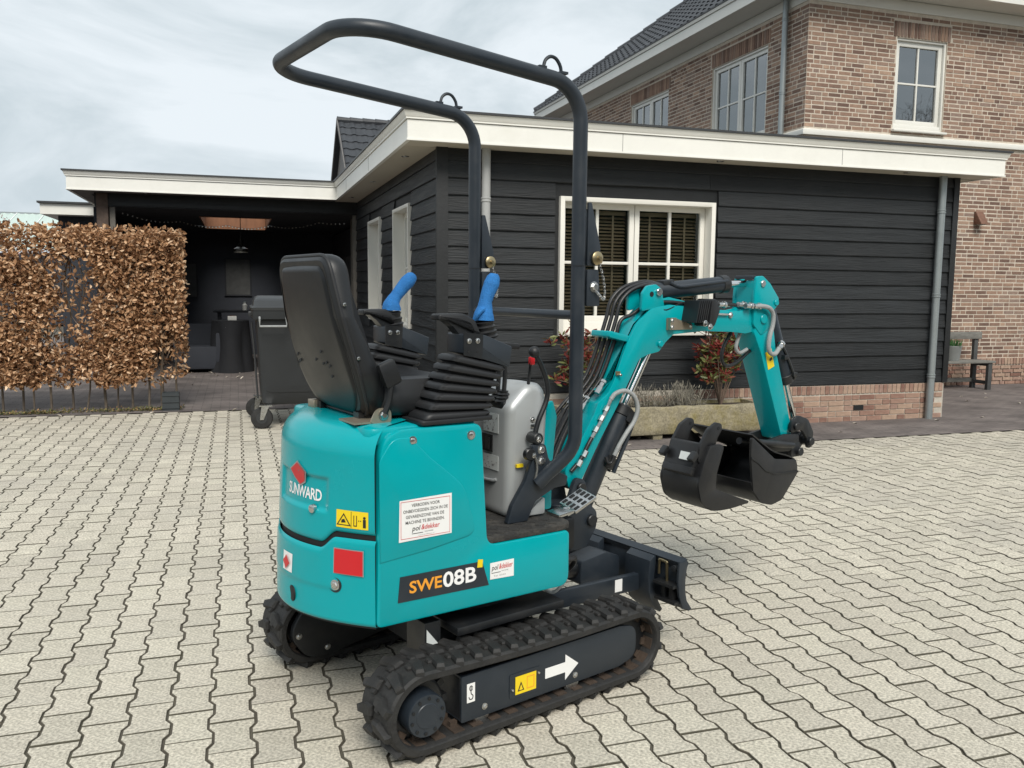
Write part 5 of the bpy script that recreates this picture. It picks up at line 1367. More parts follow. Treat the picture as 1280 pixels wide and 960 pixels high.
hp = rear_pt(-.062, .462); MB().lathe(hp + Vector((.004, 0, 0)), (-1, .05, 0), [(0, .026), (.0045, .026), (.006, .022), (.0055, .0)], 22).build('tow_hole', 'seam_black', cw_o)
bp_ = rear_pt(-.246, .530); nb_ = (rear_pt(-.246, .53, 1) - bp_)
MB().lathe(bp_ - nb_ * .004, nb_, [(0, .024), (.0065, .024), (.0055, .021), (.005, .012)], 20).build('bolt_seat', 'black_paint', cw_o); bolt(cw_o, bp_ + nb_ * .001, nb_, .0125, .008)
bp_ = rear_pt(-.155, .758); nb_ = rear_pt(-.155, .758, 1) - bp_; MB().lathe(bp_ - nb_ * .004, nb_, [(0, .014), (.012, .013), (.014, .009)], 14).build('hood_catch', 'steel', hood_o)
# side decals and lettering
Yp = -HW - .0008
def sq(name, poly, y, m, parent=panelR, th=.0008): return MB().prism(poly, 'y', y, y - th).build(name, m, parent, smooth=0)
def pfn(y): return lambda u, v: (u, y, v)
sq('model_decal', [(-.415, .474), (-.078, .470), (-.105, .556), (-.407, .556)], Yp, 'dark_paint')
mb = MB(); fit_text(mb, 'SWE', pfn(Yp - .0018), -.375, -.258, .497, .537, bold=.022); mb.build('lettering', 'orange_text', panelR, smooth=0)
mb = MB(); fit_text(mb, '08B', pfn(Yp - .0018), -.254, -.128, .493, .545, bold=.022); mb.build('lettering', 'white_text', panelR, smooth=0)
sq('seal_decal', [(-.125, .538), (-.105, .536), (-.103, .562), (-.122, .565)], Yp - .0016, 'yellow_decal')
Ys = -HW - .0042
sq('notice_decal', [(-.412, .668), (-.224, .672), (-.224, .803), (-.409, .799)], Ys, 'white_decal')
mb = MB()
for a, b, c, d_ in ((-.405, -.231, .7935, .7947), (-.405, -.231, .6765, .6777), (-.4055, -.4043, .6765, .7947), (-.2317, -.2305, .6765, .7947)): mb.prism([(a, c), (b, c), (b, d_), (a, d_)], 'y', Ys - .0012, Ys - .0016)
mb.build('notice_border', 'red_decal', panelR, smooth=0)
mb = MB(); T_ = pfn(Ys - .0016)
for i, (tx, a, b) in enumerate((('VERBODEN VOOR', -.368, -.268), ('ONBEVOEGDEN ZICH IN DE', -.397, -.239), ('GEVARENZONE VAN DE', -.388, -.252), ('MACHINE TE BEVINDEN.', -.389, -.251))):
    fit_text(mb, tx, T_, a, b, .7755 - i * .0178, .7855 - i * .0178, bold=.004)
mb.build('lettering', 'black_text', panelR, smooth=0)
mb = MB(); fit_text(mb, 'pol', T_, -.367, -.337, .6935, .7145, bold=.006, shear=.2); mb.prism([(-.367, .6890), (-.328, .6890), (-.328, .6908), (-.367, .6908)], 'y', Ys - .0012, Ys - .0016); fit_text(mb, 'MACHINES', T_, -.322, -.292, .6900, .6935); mb.build('lettering', 'black_text', panelR, smooth=0)
mb = MB(); fit_text(mb, '&dekker', T_, -.334, -.268, .6992, .7155, bold=.006, shear=.2); mb.build('lettering', 'red_decal', panelR, smooth=0)
mb = MB(); fit_text(mb, 'www.poldekker.nl', T_, -.345, -.288, .6805, .6845); mb.build('lettering', 'grey_text', panelR, smooth=0)
sq('dealer_decal', [(-.073, .487), (.022, .484), (.022, .544), (-.073, .543)], Yp, 'white_decal')
T2 = pfn(Yp - .0014)
mb = MB(); fit_text(mb, 'pol', T2, -.068, -.041, .5115, .5345, bold=.006, shear=.2); mb.prism([(-.068, .5065), (-.032, .5065), (-.032, .5085), (-.068, .5085)], 'y', Yp - .001, Yp - .0013); fit_text(mb, 'MACHINES', T2, -.028, -.001, .5085, .5115); mb.build('lettering', 'black_text', panelR, smooth=0)
mb = MB(); fit_text(mb, '&dekker', T2, -.038, .017, .5178, .5360, bold=.006, shear=.2); mb.build('lettering', 'red_decal', panelR, smooth=0)
mb = MB(); fit_text(mb, 'Tel. 0343', T2, -.06, -.012, .494, .499); mb.build('lettering', 'grey_text', panelR, smooth=0)

# ---------------------------------------------------------------- seat
def sbx(z): return -.455 - .125 * max(0, (z - 1.05)) / .49 - .02 * math.sin(max(0, min(1, (z - 1.05) / .5)) * math.pi)
seat = thing  # (kept for clarity)
def seat_outline(z0, z1, w0, w1, r0, r1): return roundpoly([(-w0, z0, r0), (w0, z0, r0), (w1, z1, r1), (-w1, z1, r1)], .05, 8)
def back_shell(front, rearoff, outl, bulge):
    """Pad between two offset copies of an outline, softly rounded at the rim."""
    mb = MB(); N = len(outl); cy = 0; cz = sum(p[1] for p in outl) / N
    rings = []
    prof = [(1.0, rearoff, 1.0), (1.0, rearoff, .985)]
    return mb
def pad(outl, x_of, depth, rim, cushion, name, m, parent, steps=7):
    """Upholstered pad: outline in (y,z), rear surface x_of(z), grows forward by depth with rounded rim."""
    p = list(outl)
    if area2(p) < 0: p.reverse()
    N = len(p); mb = MB(); vs = []; fs = []
    rings = [(inset2(p, rim * .8), 0.0)]
    for k in range(steps + 1):
        a = k / steps * math.pi; rings.append((inset2(p, rim * (1 - math.sin(a)) ** 1.0 * .9), .5 - .5 * math.cos(a)))
    rings.append((inset2(p, rim * 1.6), 1.0))
    for pl_2, dx in rings:
        for y, z in pl_2: vs.append((x_of(z) + dx * depth(z), y, z))
    for k in range(len(rings) - 1):
        for i in range(N): j = (i + 1) % N; fs.append((k * N + i, k * N + j, (k + 1) * N + j, (k + 1) * N + i))
    fs.append(tuple(range(N - 1, -1, -1))); fs.append(tuple((len(rings) - 1) * N + i for i in range(N)))
    mb.add(vs, fs); return mb.build(name, m, parent, smooth=55)
so_ = roundpoly([(-.215, 1.035, .10), (.225, 1.035, .10), (.265, 1.18, .08), (.258, 1.36, .06), (.225, 1.555, .075), (-.205, 1.555, .075), (-.242, 1.36, .06), (-.255, 1.18, .08)], .05, 7)
seat_o = pad(so_, lambda z: sbx(z) + .004, lambda z: .092 - .036 * max(0, min(1, (z - 1.20) / .18)) ** 1.0 + .020 * max(0, min(1, (z - 1.40) / .08)), .026, -.006, 'seat', 'vinyl', ex_)
seat_o['label'] = 'black vinyl operator seat with high back'
shell = roundpoly([(-.205, 1.045, .05), (.215, 1.045, .05), (.235, 1.18, .04), (.228, 1.36, .06), (.205, 1.522, .045), (-.180, 1.522, .045), (-.214, 1.36, .06), (-.225, 1.18, .04)], .05, 7)
def shell_pad():
    p = list(shell)
    if area2(p) < 0: p.reverse()
    N = len(p); vs = []; fs = []
    for ins, dx in ((0, .018), (.0, .004), (.006, -.006), (.02, -.011), (.06, -.016), (.12, -.018)):
        for y, z in inset2(p, ins): vs.append((sbx(z) + dx, y, z))
    for k in range(5):
        for i in range(N): j = (i + 1) % N; fs.append((k * N + i, k * N + j, (k + 1) * N + j, (k + 1) * N + i))
    fs.append(tuple(5 * N + i for i in range(N)))
    return MB().add(vs, fs)
def shell_fn(u, v):
    z = 1.045 + v * .477; c = .005
    hw_ = .205 + .025 * math.sin(min(1, v / .30) * math.pi / 2) - .038 * max(0, (v - .45) / .55)
    e = .055 / .477
    eb = .10 / .477
    if v < eb: q = 1 - v / eb; hw_ -= .10 * (1 - math.sqrt(max(0, 1 - q * q)))
    if v > 1 - e: q = 1 - (1 - v) / e; hw_ -= .055 * (1 - math.sqrt(max(0, 1 - q * q)))
    s_ = u * 2 - 1; rim_ = max(abs(s_), abs(2 * v - 1)); k = max(0, (rim_ - .93) / .07)
    return (sbx(z) - .001 + .012 * k * k - .004 * (1 - s_ * s_), c + s_ * (hw_ - .004), z)
part(MB().grid(shell_fn, 40, 60), 'back_shell', 'seat_shell', seat_o, smooth=60)
# piping along the rear rim
MB().tube([(sbx(z) + .018, y, z) for y, z in inset2(so_ if area2(so_) > 0 else so_[::-1], .004)], .006, 8, closed=True).build('piping', 'rubber_soft', seat_o)
for y, z in ((-.205, 1.40), (-.215, 1.235)): bolt(seat_o, (sbx(z) + .03, y - .036, z), (0, -1, 0), .006, washer=False)
for y, z in ((-.065, 1.21), (-.045, 1.245), (-.035, 1.205), (-.085, 1.20), (-.075, 1.165), (.02, 1.215), (.185, 1.22), (.175, 1.20), (.192, 1.195)):
    MB().lathe((sbx(z) - .0052, y, z), (-1, 0, .2), [(0, .0065), (.0022, .0065)], 10).build('shell_hole', 'seam_black', seat_o)
cus = roundpoly([(-.40, -.23, .06), (-.07, -.23, .09), (-.07, .23, .09), (-.40, .23, .06)], .05, 6)
mb = MB(); N = len(cus); vs = []; fs = []
rings = [(0.0, 1.045), (-.012, 1.06), (-.015, 1.085), (-.010, 1.115), (.006, 1.14), (.04, 1.152), (.09, 1.140), (.14, 1.132)]
for ins, z in rings:
    for x, y in inset2(cus if area2(cus) > 0 else cus[::-1], ins): vs.append((x, y, z + (.020 * max(0, (abs(y) - .12) / .11) if z > 1.12 else 0)))
for k in range(len(rings) - 1):
    for i in range(N): j = (i + 1) % N; fs.append((k * N + i, k * N + j, (k + 1) * N + j, (k + 1) * N + i))
fs.append(tuple(range(N - 1, -1, -1))); fs.append(tuple((len(rings) - 1) * N + i for i in range(N))); mb.add(vs, fs)
part(mb, 'cushion', 'vinyl', seat_o, smooth=55)
mb = MB(); mb.box((-.33, -.16, 1.040), (.26, .04, .03)); mb.box((-.33, .16, 1.040), (.26, .04, .03)); part(mb, 'seat_rail', 'black_paint', seat_o, smooth=0)
part(MB().prism(roundpoly([(-.475, .17), (-.435, .17), (-.435, .225), (-.475, .225)], .006), 'z', 1.026, 1.056, .002), 'seat_bracket', 'zinc_bracket', seat_o)
# seat belt anchor and buckle
ab_ = part(MB().prism(roundpoly([(-.46, 1.030), (-.385, 1.030), (-.385, 1.075, .03), (-.435, 1.078, .03)], .01, 6), 'y', -.262, -.256), 'belt_anchor', 'zinc_bracket', seat_o, smooth=0)
mb = MB(); mb.box((-.45, -.20, 1.033), (.12, .12, .006)); part(mb, 'anchor_plate', 'zinc_bracket', seat_o, smooth=0)
bolt(ab_, (-.412, -.263, 1.055), (0, -1, 0), .013, .008)
mb = MB().tube([(-.41, -.266, 1.06), (-.395, -.268, 1.10), (-.388, -.268, 1.145)], .010, 8, smooth=4); part(mb, 'belt_strap', 'vinyl', seat_o)
rb = Matrix.Rotation(R(-22), 3, 'Y')
part(MB().box((-.395, -.268, 1.185), (.055, .026, .085), rb, .010), 'belt_buckle', 'vinyl', seat_o)

# ---------------------------------------------------------------- control consoles with joysticks
def console(sg, dx, lab):
    yc = sg * .285
    w = .066
    # bellows: stack of rounded folds leaning forward as they rise
    mb = MB(); rings = []
    nf = 7
    for k in range(nf):
        z0 = 1.035 + k * .0285; 
        for dz, gr in ((.002, -.014), (.006, .0), (.016, .003), (.024, -.004), (.027, -.016)):
            z = z0 + dz; t = (z - 1.035) / .2
            xr = -.318 + .125 * t ** .9; xf = -.072 + .068 * t
            hw_ = w - .006 * t
            rings.append((z - .05 * 0, xr - gr, xf + gr, hw_ + gr * .8, t))
    vs = []; fs = []; N = None
    for z, xr, xf, hw_, t in rings:
        o = roundpoly([(xr, -hw_), (xf, -hw_), (xf, hw_), (xr, hw_)], .022, 3); N = len(o)
        for x, y in o: vs.append((x + dx, yc + y, z - .26 * t * (x - (xr + xf) / 2) - .012 * t))
    for k in range(len(rings) - 1):
        for i in range(N): j = (i + 1) % N; fs.append((k * N + i, k * N + j, (k + 1) * N + j, (k + 1) * N + i))
    fs.append(tuple(range(N - 1, -1, -1))); fs.append(tuple((len(rings) - 1) * N + i for i in range(N)))
    mb.add(vs, fs)
    c = part(mb, 'control_console', 'rubber_soft', smooth=50, label=lab)
    part(MB().prism(roundpoly([(-.33 + dx, yc - .075), (-.06 + dx, yc - .075), (-.06 + dx, yc + .075), (-.33 + dx, yc + .075)], .02), 'z', 1.026, 1.040, .003), 'bellows_foot', 'rubber_soft', c)
    # side box on top of the bellows
    bxp = [(-.165 + dx, 1.245), (.012 + dx, 1.192), (.022 + dx, 1.262), (-.085 + dx, 1.303), (-.165 + dx, 1.308)]
    part(MB().prism(roundpoly(bxp, .006), 'y', yc - .056, yc + .056, .005), 'console_box', 'dark_paint', c)
    pl_2 = part(MB().prism([(-.168 + dx, 1.240), (-.100 + dx, 1.225), (-.096 + dx, 1.306), (-.168 + dx, 1.312)], 'y', yc - .0605, yc - .056), 'end_plate', 'black_paint', c, smooth=0)
    for x in (-.150, -.118): bolt(c, (x + dx, yc - .0605, 1.285), (0, -1, 0), .0065, .005); MB().lathe((x + dx, yc - .0605, 1.25), (0, -1, 0), [(0, .005), (.001, .005)], 8).build('slot', 'seam_black', c)
    # arm rest: soft top plate on a solid wedge
    part(MB().prism(roundpoly([(-.242 + dx, 1.351, .006), (-.242 + dx, 1.371, .008), (-.15 + dx, 1.372, .03), (-.108 + dx, 1.352, .03), (-.082 + dx, 1.303, .01), (-.110 + dx, 1.303, .006), (-.128 + dx, 1.335, .02), (-.165 + dx, 1.349, .02)], .01, 5), 'y', yc - .030, yc + .030, .007), 'armrest', 'rubber_soft', c, smooth=45)
    part(MB().prism([(-.215 + dx, 1.3515), (-.162 + dx, 1.3515), (-.126 + dx, 1.338), (-.108 + dx, 1.304), (-.162 + dx, 1.304), (-.185 + dx, 1.330)], 'y', yc - .022, yc + .022), 'armrest_bracket', 'black_paint', c, smooth=0)
    # joystick boot and handle wrapped in blue bubble foil
    cx_, cz_ = (-.058, 1.352) if sg < 0 else (-.112, 1.368)
    b0 = Vector((cx_ + .012, yc, 1.288)); bt2 = Vector((cx_, yc, cz_)); ax = (bt2 - b0)
    pr = []
    for k in range(4): h0 = ax.length * k / 4; pr += [(h0, .037 - k * .002), (h0 + .007, .041 - k * .002), (h0 + .012, .034 - k * .002)]
    js = part(MB().lathe(b0, ax, pr, 20), 'joystick_boot', 'rubber_soft', c, smooth=60)
    if sg < 0: pts = [(-.058, 1.348), (-.057, 1.368), (-.053, 1.388), (-.050, 1.410), (-.040, 1.440), (-.027, 1.468), (-.020, 1.490), (-.018, 1.502)]; rad = [.036, .033, .026, .0215, .0235, .0265, .022, .013]
    else: pts = [(-.113, 1.366), (-.112, 1.385), (-.106, 1.402), (-.094, 1.420), (-.072, 1.446), (-.046, 1.474), (-.026, 1.494), (-.018, 1.502)]; rad = [.037, .034, .027, .0225, .0245, .0275, .023, .014]
    P = catmull([(x, yc, z) for x, z in pts], 5); mb = MB()
    def rr_(t):
        x = t * (len(rad) - 1); i = min(int(x), len(rad) - 2); f_ = x - i; return rad[i] * (1 - f_) + rad[i + 1] * f_
    mb.tube(P, rr_, 18)
    part(mb, 'joystick', 'glove_blue', c, smooth=60)
    if sg < 0: part(MB().tube([(-.098, yc - .01, 1.352), (-.094, yc - .022, 1.368), (-.082, yc - .026, 1.382), (-.072, yc - .024, 1.386)], .008, 8, smooth=3), 'joystick_knot', 'glove_blue', c)
    return c
console(-1, 0.0, 'near control console bellows with blue-wrapped joystick'); console(1, .0, 'far control console bellows with blue-wrapped joystick')

# ---------------------------------------------------------------- instrument tower
tw_p = roundpoly([(.095, .628, .04), (.098, 1.035, .06), (.185, 1.118, .08), (.258, 1.114, .05), (.280, 1.03, .06), (.262, .628, .04)], .02, 8)
tow = part(MB().prism(tw_p, 'y', -.205, .205, .030), 'instrument_tower', 'silver', smooth=50, label='silver instrument tower with dark switch and pale stickers')
part(MB().prism(roundpoly([(.100, -.17), (.17, -.17), (.17, -.02), (.100, -.02)], .012), 'z', 1.02, 1.050, .004), 'lever_base', 'black_paint', tow)
for yl in (-.135, -.095):
    pr = []
    for k in range(4): pr += [(k * .012, .030 - k * .005), (k * .012 + .006, .033 - k * .005)]
    part(MB().lathe((.125, yl, 1.045), (0, 0, 1), pr, 16), 'lever_boot', 'rubber_soft', tow, smooth=60)
    part(MB().tube([(.125, yl, 1.07), (.130, yl, 1.15), (.128, yl, 1.235)], .0085, 8, smooth=3), 'travel_lever', 'black_paint', tow)
    part(MB().box((.148, yl, 1.248), (.075, .026, .024), Matrix.Rotation(R(6), 3, 'Y'), .008), 'lever_grip', 'rubber_soft', tow)
Xr = .0945
def tq(name, y0, y1, z0, z1, m, x=Xr, th=.0012): return MB().prism([(y0, z0), (y1, z0), (y1, z1), (y0, z1)], 'x', x, x - th).build(name, m, tow, smooth=0)
tq('instruction_sticker', -.150, -.050, .935, 1.005, 'pale_sticker'); tq('switch_panel', -.112, -.045, .862, .925, 'seam_black', th=.004); tq('rocker_switch', -.10, -.075, .872, .915, 'rubber_soft', x=Xr - .004, th=.006)
tq('instruction_sticker', -.150, -.050, .798, .852, 'pale_sticker'); 
mb = MB()
r7 = random.Random(3)
for (z0, z1, n_) in ((.94, 1.0, 26), (.803, .847, 14)):
    for k in range(n_):
        y = r7.uniform(-.145, -.055); z = r7.uniform(z0, z1 - .006); w_ = r7.uniform(.003, .008); h_2 = r7.uniform(.002, .006); mb.prism([(y, z), (y + w_, z), (y + w_, z + h_2), (y, z + h_2)], 'x', Xr - .0016, Xr - .002)
tag(mb.build('sticker_print', 'grey_text', tow, smooth=0), kind='stuff')
part(MB().tube([(Xr, -.135, .765), (Xr - .006, -.12, .760), (Xr - .006, -.06, .757), (Xr, -.045, .765)], .006, 8, smooth=3), 'grab_lip', 'silver', tow)
bolt(tow, (.205, -.2055, .985), (0, -1, 0), .008, .005); part(MB().box((.205, -.208, .962), (.022, .006, .014), bev=.002), 'catch', 'steel', tow)
part(MB().box((.235, -.09, 1.118), (.012, .13, .004), Matrix.Rotation(R(20), 3, 'Z')), 'lever_slot', 'seam_black', tow, smooth=0)
# blade lever with round knob
lev = part(MB().tube([(.188, -.238, .925), (.205, -.24, .985), (.240, -.24, 1.06), (.240, -.24, 1.12), (.210, -.24, 1.19), (.186, -.24, 1.225)], .0095, 10, smooth=5), 'blade_lever', 'black_paint')
part(MB().sphere((.183, -.24, 1.232), .021, 16, 10), 'knob', 'rubber_soft', lev)
part(MB().tube([(.20, -.18, 1.10), (.212, -.18, 1.19)], .006, 8), 'small_lever', 'black_paint', tow); part(MB().box((.215, -.18, 1.195), (.018, .014, .030), bev=.004), 'small_lever_grip', 'red_decal', tow)
part(MB().cyl((.188, -.215, .925), (.188, -.268, .925), .021, n=18, bev=.003), 'lever_hub', 'black_paint', lev); bolt(lev, (.188, -.268, .925), (0, -1, 0), .009, .005)
# bolted dark roll-bar bracket beside the tower
bk = roundpoly([(.185, .905, .015), (.240, .905, .02), (.255, .850, .03), (.310, .790, .02), (.345, .775, .01), (.335, .740, .01), (.285, .738, .02), (.200, .700, .03), (.165, .632, .005), (.078, .632, .005), (.100, .695, .04), (.155, .775, .06), (.185, .850, .03)], .02, 5)
brk = part(MB().prism([(x - .018, z) for x, z in bk], 'y', -.262, -.238, .003), 'roll_bar_bracket', 'dark_paint')
for z in (.885, .845): bolt(brk, (.204, -.2625, z), (0, -1, 0), .013, .008)
part(MB().cyl((.155, -.245, .872), (.155, -.268, .872), .022, n=16, bev=.003), 'valve', 'black_paint', brk); bolt(brk, (.168, -.268, .868), (0, -1, 0), .007, .006)
part(MB().box((.142, -.215, .825), (.028, .01, .012)), 'tag', 'yellow_decal', brk, smooth=0)
part(MB().tube([(.175, -.266, .86), (.180, -.27, .82), (.172, -.268, .78)], .006, 8, smooth=3), 'linkage', 'steel', brk)
part(MB().prism(roundpoly([(.262, .632), (.325, .632), (.325, .78), (.345, .98), (.325, 1.045), (.305, 1.03), (.275, .90), (.262, .86)], .012, 4), 'y', -.165, -.150, .002), 'front_plate', 'teal')
part(MB().prism(roundpoly([(.16, .640), (.245, .640), (.245, .705)], .008), 'y', -.232, -.22, .002), 'kick_plate', 'silver')
# foot pedal
pdl = part(MB().prism(roundpoly([(-.055, -.045), (.055, -.045), (.055, .045), (-.055, .045)], .006), 'z', -.006, .006, .002, xf=Matrix.Translation((.385, -.25, .672)) @ Matrix.Rotation(R(-24), 4, 'Y') @ Matrix.Rotation(R(12), 4, 'X')), 'foot_pedal', 'steel')
for i in range(3):
    for j in range(4):
        v = Matrix.Translation((.385, -.25, .672)) @ Matrix.Rotation(R(-24), 4, 'Y') @ Matrix.Rotation(R(12), 4, 'X') @ Vector((-.036 + i * .036, -.033 + j * .022, .0065))
        MB().box(v, (.022, .012, .003), (Matrix.Rotation(R(-24), 3, 'Y') @ Matrix.Rotation(R(12), 3, 'X'))).build('pedal_slot', 'seam_black', pdl, smooth=0)
part(MB().box((.31, -.25, .642), (.085, .075, .012), Matrix.Rotation(R(-8), 3, 'Y'), .002), 'pedal_hinge', 'steel', pdl); part(MB().box((.35, -.25, .645), (.05, .02, .03), Matrix.Rotation(R(-20), 3, 'Y')), 'pedal_arm', 'steel', pdl, smooth=0)

# ---------------------------------------------------------------- roll bar
def fillet_path(pts, rads, n=10):
    res = [Vector(pts[0])]
    for i in range(1, len(pts) - 1):
        p = Vector(pts[i]); a = Vector(pts[i - 1]) - p; b = Vector(pts[i + 1]) - p; la, lb = a.length, b.length; a /= la; b /= lb
        ang = a.angle(b); r = rads[i - 1]; tl = min(r / math.tan(ang / 2), .49 * la, .49 * lb)
        c = p + (a + b).normalized() * (math.hypot(tl, tl * math.tan(ang / 2)))
        p1, p2 = p + a * tl, p + b * tl; u, v = p1 - c, p2 - c; tot = u.angle(v); ax = u.cross(v).normalized()
        for k in range(n + 1): res.append(c + Quaternion(ax, tot * k / n) @ u)
    res.append(Vector(pts[-1])); return res
YB = .342; RB = .0250
rp_ = fillet_path([(.185, -.268, .765), (.292, -YB, .895), (.292, -YB, 2.135), (-.555, -YB, 2.205), (-.555, YB, 2.205), (.292, YB, 2.135), (.292, YB, .895), (.185, .268, .765)], [.13, .13, .15, .15, .13, .13], 12)
# densify straight runs a little for a clean sweep
rbar = part(MB().tube(rp_, RB, 20), 'roll_bar', 'dark_paint', smooth=60, label='dark grey tubular roll bar arched over the seat')
part(MB().tube([(.292, -YB, 1.363), (.292, YB, 1.363)], .0165, 14), 'cross_bar', 'dark_paint', rbar)
for sg in (-1, 1):
    y = sg * YB
    MB().lathe((.292, y, 1.532), (0, 0, 1), [(0, RB + .0012), (.003, RB + .0012)], 22).build('joint_ring', 'black_paint', rbar)
    g_ = MB()
    for dy in (-.018, .018): g_.prism(roundpoly([(.315, 1.75, .004), (.330, 1.75, .004), (.372, 1.60, .01), (.372, 1.535, .004), (.315, 1.535, .004)], .004), 'y', y + dy - .004, y + dy + .004, .001); g_.prism(roundpoly([(.315, 1.522), (.365, 1.522), (.372, 1.44), (.372, 1.395), (.315, 1.395)], .006), 'y', y + dy - .0045, y + dy + .0045, .001)
    part(g_, 'hinge_plate', 'dark_paint', rbar)
    MB().lathe((.348, y - .028, 1.560), (0, -1, 0), [(0, .022), (.003, .024), (.010, .024), (.014, .018), (.015, .008), (.026, .006)], 22).build('pin_head', 'brass', rbar)
    MB().cyl((.348, y - .03, 1.560), (.348, y + .03, 1.560), .007, n=10).build('lock_pin', 'steel', rbar)
    bolt(rbar, (.345, y - .023, 1.462), (0, -1, 0), .014, .012)
    # chain: alternating small links
    cp = catmull([(.352, y - .040, 1.545), (.368, y - .042, 1.50), (.378, y - .042, 1.45), (.376, y - .040, 1.42), (.362, y - .036, 1.432), (.35, y - .03, 1.446)], 4)
    for k in range(len(cp) - 1):
        a, b = cp[k], cp[k + 1]; d_ = (b - a).normalized(); sd_ = Vector((0, 1, 0)) if k % 2 else d_.cross(Vector((0, 1, 0))).normalized(); m_ = (a + b) / 2
        MB().tube([m_ + d_ * (.0085 * math.cos(t * 1.047)) + sd_ * (.0045 * math.sin(t * 1.047)) for t in range(6)], .0014, 5, closed=True).build('chain_link', 'steel', rbar)
    # lifting eye on the top run
    zt = 2.146 + RB
    MB().tube([(.205, y, zt - .002), (.200, y, zt + .018), (.183, y, zt + .038), (.160, y, zt + .042), (.140, y, zt + .028), (.132, y, zt + .006)], .006, 8, smooth=4).build('lifting_eye', 'dark_paint', rbar)
    for bx_c in ((.212, y, zt - .004), (.124, y, zt + .003)): MB().box(bx_c, (.03, .022, .008)).build('eye_plate', 'dark_paint', rbar, smooth=0)

# ---------------------------------------------------------------- swing post, boom, arm
mb = MB(); mb.box((.36, 0, .50), (.24, .22, .13), bev=.012); mb.box((.31, 0, .585), (.12, .30, .04), bev=.006); part(mb, 'swing_mount', 'black_paint')
mb = MB()
for y in (-.075, .075): mb.prism(roundpoly([(.47, .42, .02), (.56, .42, .03), (.615, .50, .04), (.615, .565, .04), (.575, .60, .02), (.552, .70, .035), (.505, .715, .035), (.475, .64, .02)], .02, 6), 'y', y - .011, y + .011, .003)
mb.cyl((.49, 0, .40), (.49, 0, .60), .055, n=22, bev=.004)
swg = part(mb, 'swing_post', 'dark_paint')
for x, z, r in ((.528, .672, .020), (.585, .532, .024)): part(MB().cyl((x, -.100, z), (x, .100, z), r, n=18, bev=.003), 'pivot_pin', 'black_paint', swg)
part(MB().tube([(.30, -.20, .46), (.36, -.21, .44), (.42, -.19, .43), (.43, -.16, .39), (.40, -.14, .36)], .011, 8, smooth=4), 'swing_hose', 'hose_black', swg)
part(MB().tube([(.275, -.30, .45), (.29, -.30, .40), (.255, -.28, .355), (.22, -.26, .37)], .006, 8, smooth=4), 'earth_cable', 'hose_grey', swg)

BY = .052
boom_poly = [(.500, .655, .03), (.545, .665, .03), (.655, .850, .0), (.745, .985, .0), (.855, 1.168, .04), (.905, 1.185, .0), (.965, 1.195, .03), (1.003, 1.235, .03), (1.045, 1.266, .03), (1.22, 1.276, .0), (1.40, 1.270, .02), (1.50, 1.260, .03), (1.585, 1.272, .04), (1.630, 1.315, .04), (1.610, 1.362, .03), (1.565, 1.377, .02), (1.45, 1.362, .02), (1.26, 1.372, .0), (1.02, 1.392, .05), (.915, 1.378, .08), (.838, 1.316, .08), (.785, 1.232, .05), (.722, 1.085, .0), (.690, 1.035, .02), (.640, 1.000, .02), (.618, .950, .02), (.475, .735, .03)]
bp5 = roundpoly(boom_poly, .02, 5)
if area2(bp5) < 0: bp5.reverse()
boom = part(MB().prism(inset2(bp5, .008), 'y', -BY + .009, BY - .009), 'boom', 'teal', label='curved teal digging boom', smooth=40)
for sg in (-1, 1): part(MB().prism(bp5, 'y', sg * BY, sg * (BY - .009), .002), 'boom_side', 'teal', boom)
# spine plate standing proud on the upper edge, carrying the cylinder ears
spine = [(.66, 1.045), (.745, 1.10), (.80, 1.205), (.842, 1.305), (.895, 1.375), (.965, 1.412), (1.04, 1.424), (1.16, 1.402), (1.30, 1.376), (1.30, 1.365), (1.02, 1.388), (.915, 1.372), (.84, 1.31), (.788, 1.225), (.725, 1.08), (.67, 1.03)]
part(MB().prism(spine, 'y', -.026, .030, .003), 'spine', 'teal', boom)
for y in (-.042, .042):
    part(MB().prism(roundpoly([(.862, 1.365, .01), (.866, 1.44, .02), (.892, 1.470, .02), (.940, 1.477, .02), (.972, 1.458, .015), (.990, 1.385, .01)], .02, 6), 'y', y - .008, y + .008, .002), 'cylinder_ear', 'teal', boom)
    MB().lathe((.915, y - .0085 if y < 0 else y + .0085, 1.436), (0, -1 if y < 0 else 1, 0), [(0, .011), (.001, .011)], 14).build('ear_hole', 'seam_black', boom)
part(MB().cyl((.952, -.062, 1.445), (.952, .062, 1.445), .016, n=16, bev=.002), 'ear_pin', 'steel', boom)
for x, z, r in ((.968, 1.228, .014), (1.588, 1.322, .022)): part(MB().cyl((x, -BY - .010, z), (x, BY + .010, z), r, n=18, bev=.003), 'pivot_pin', 'teal', boom)
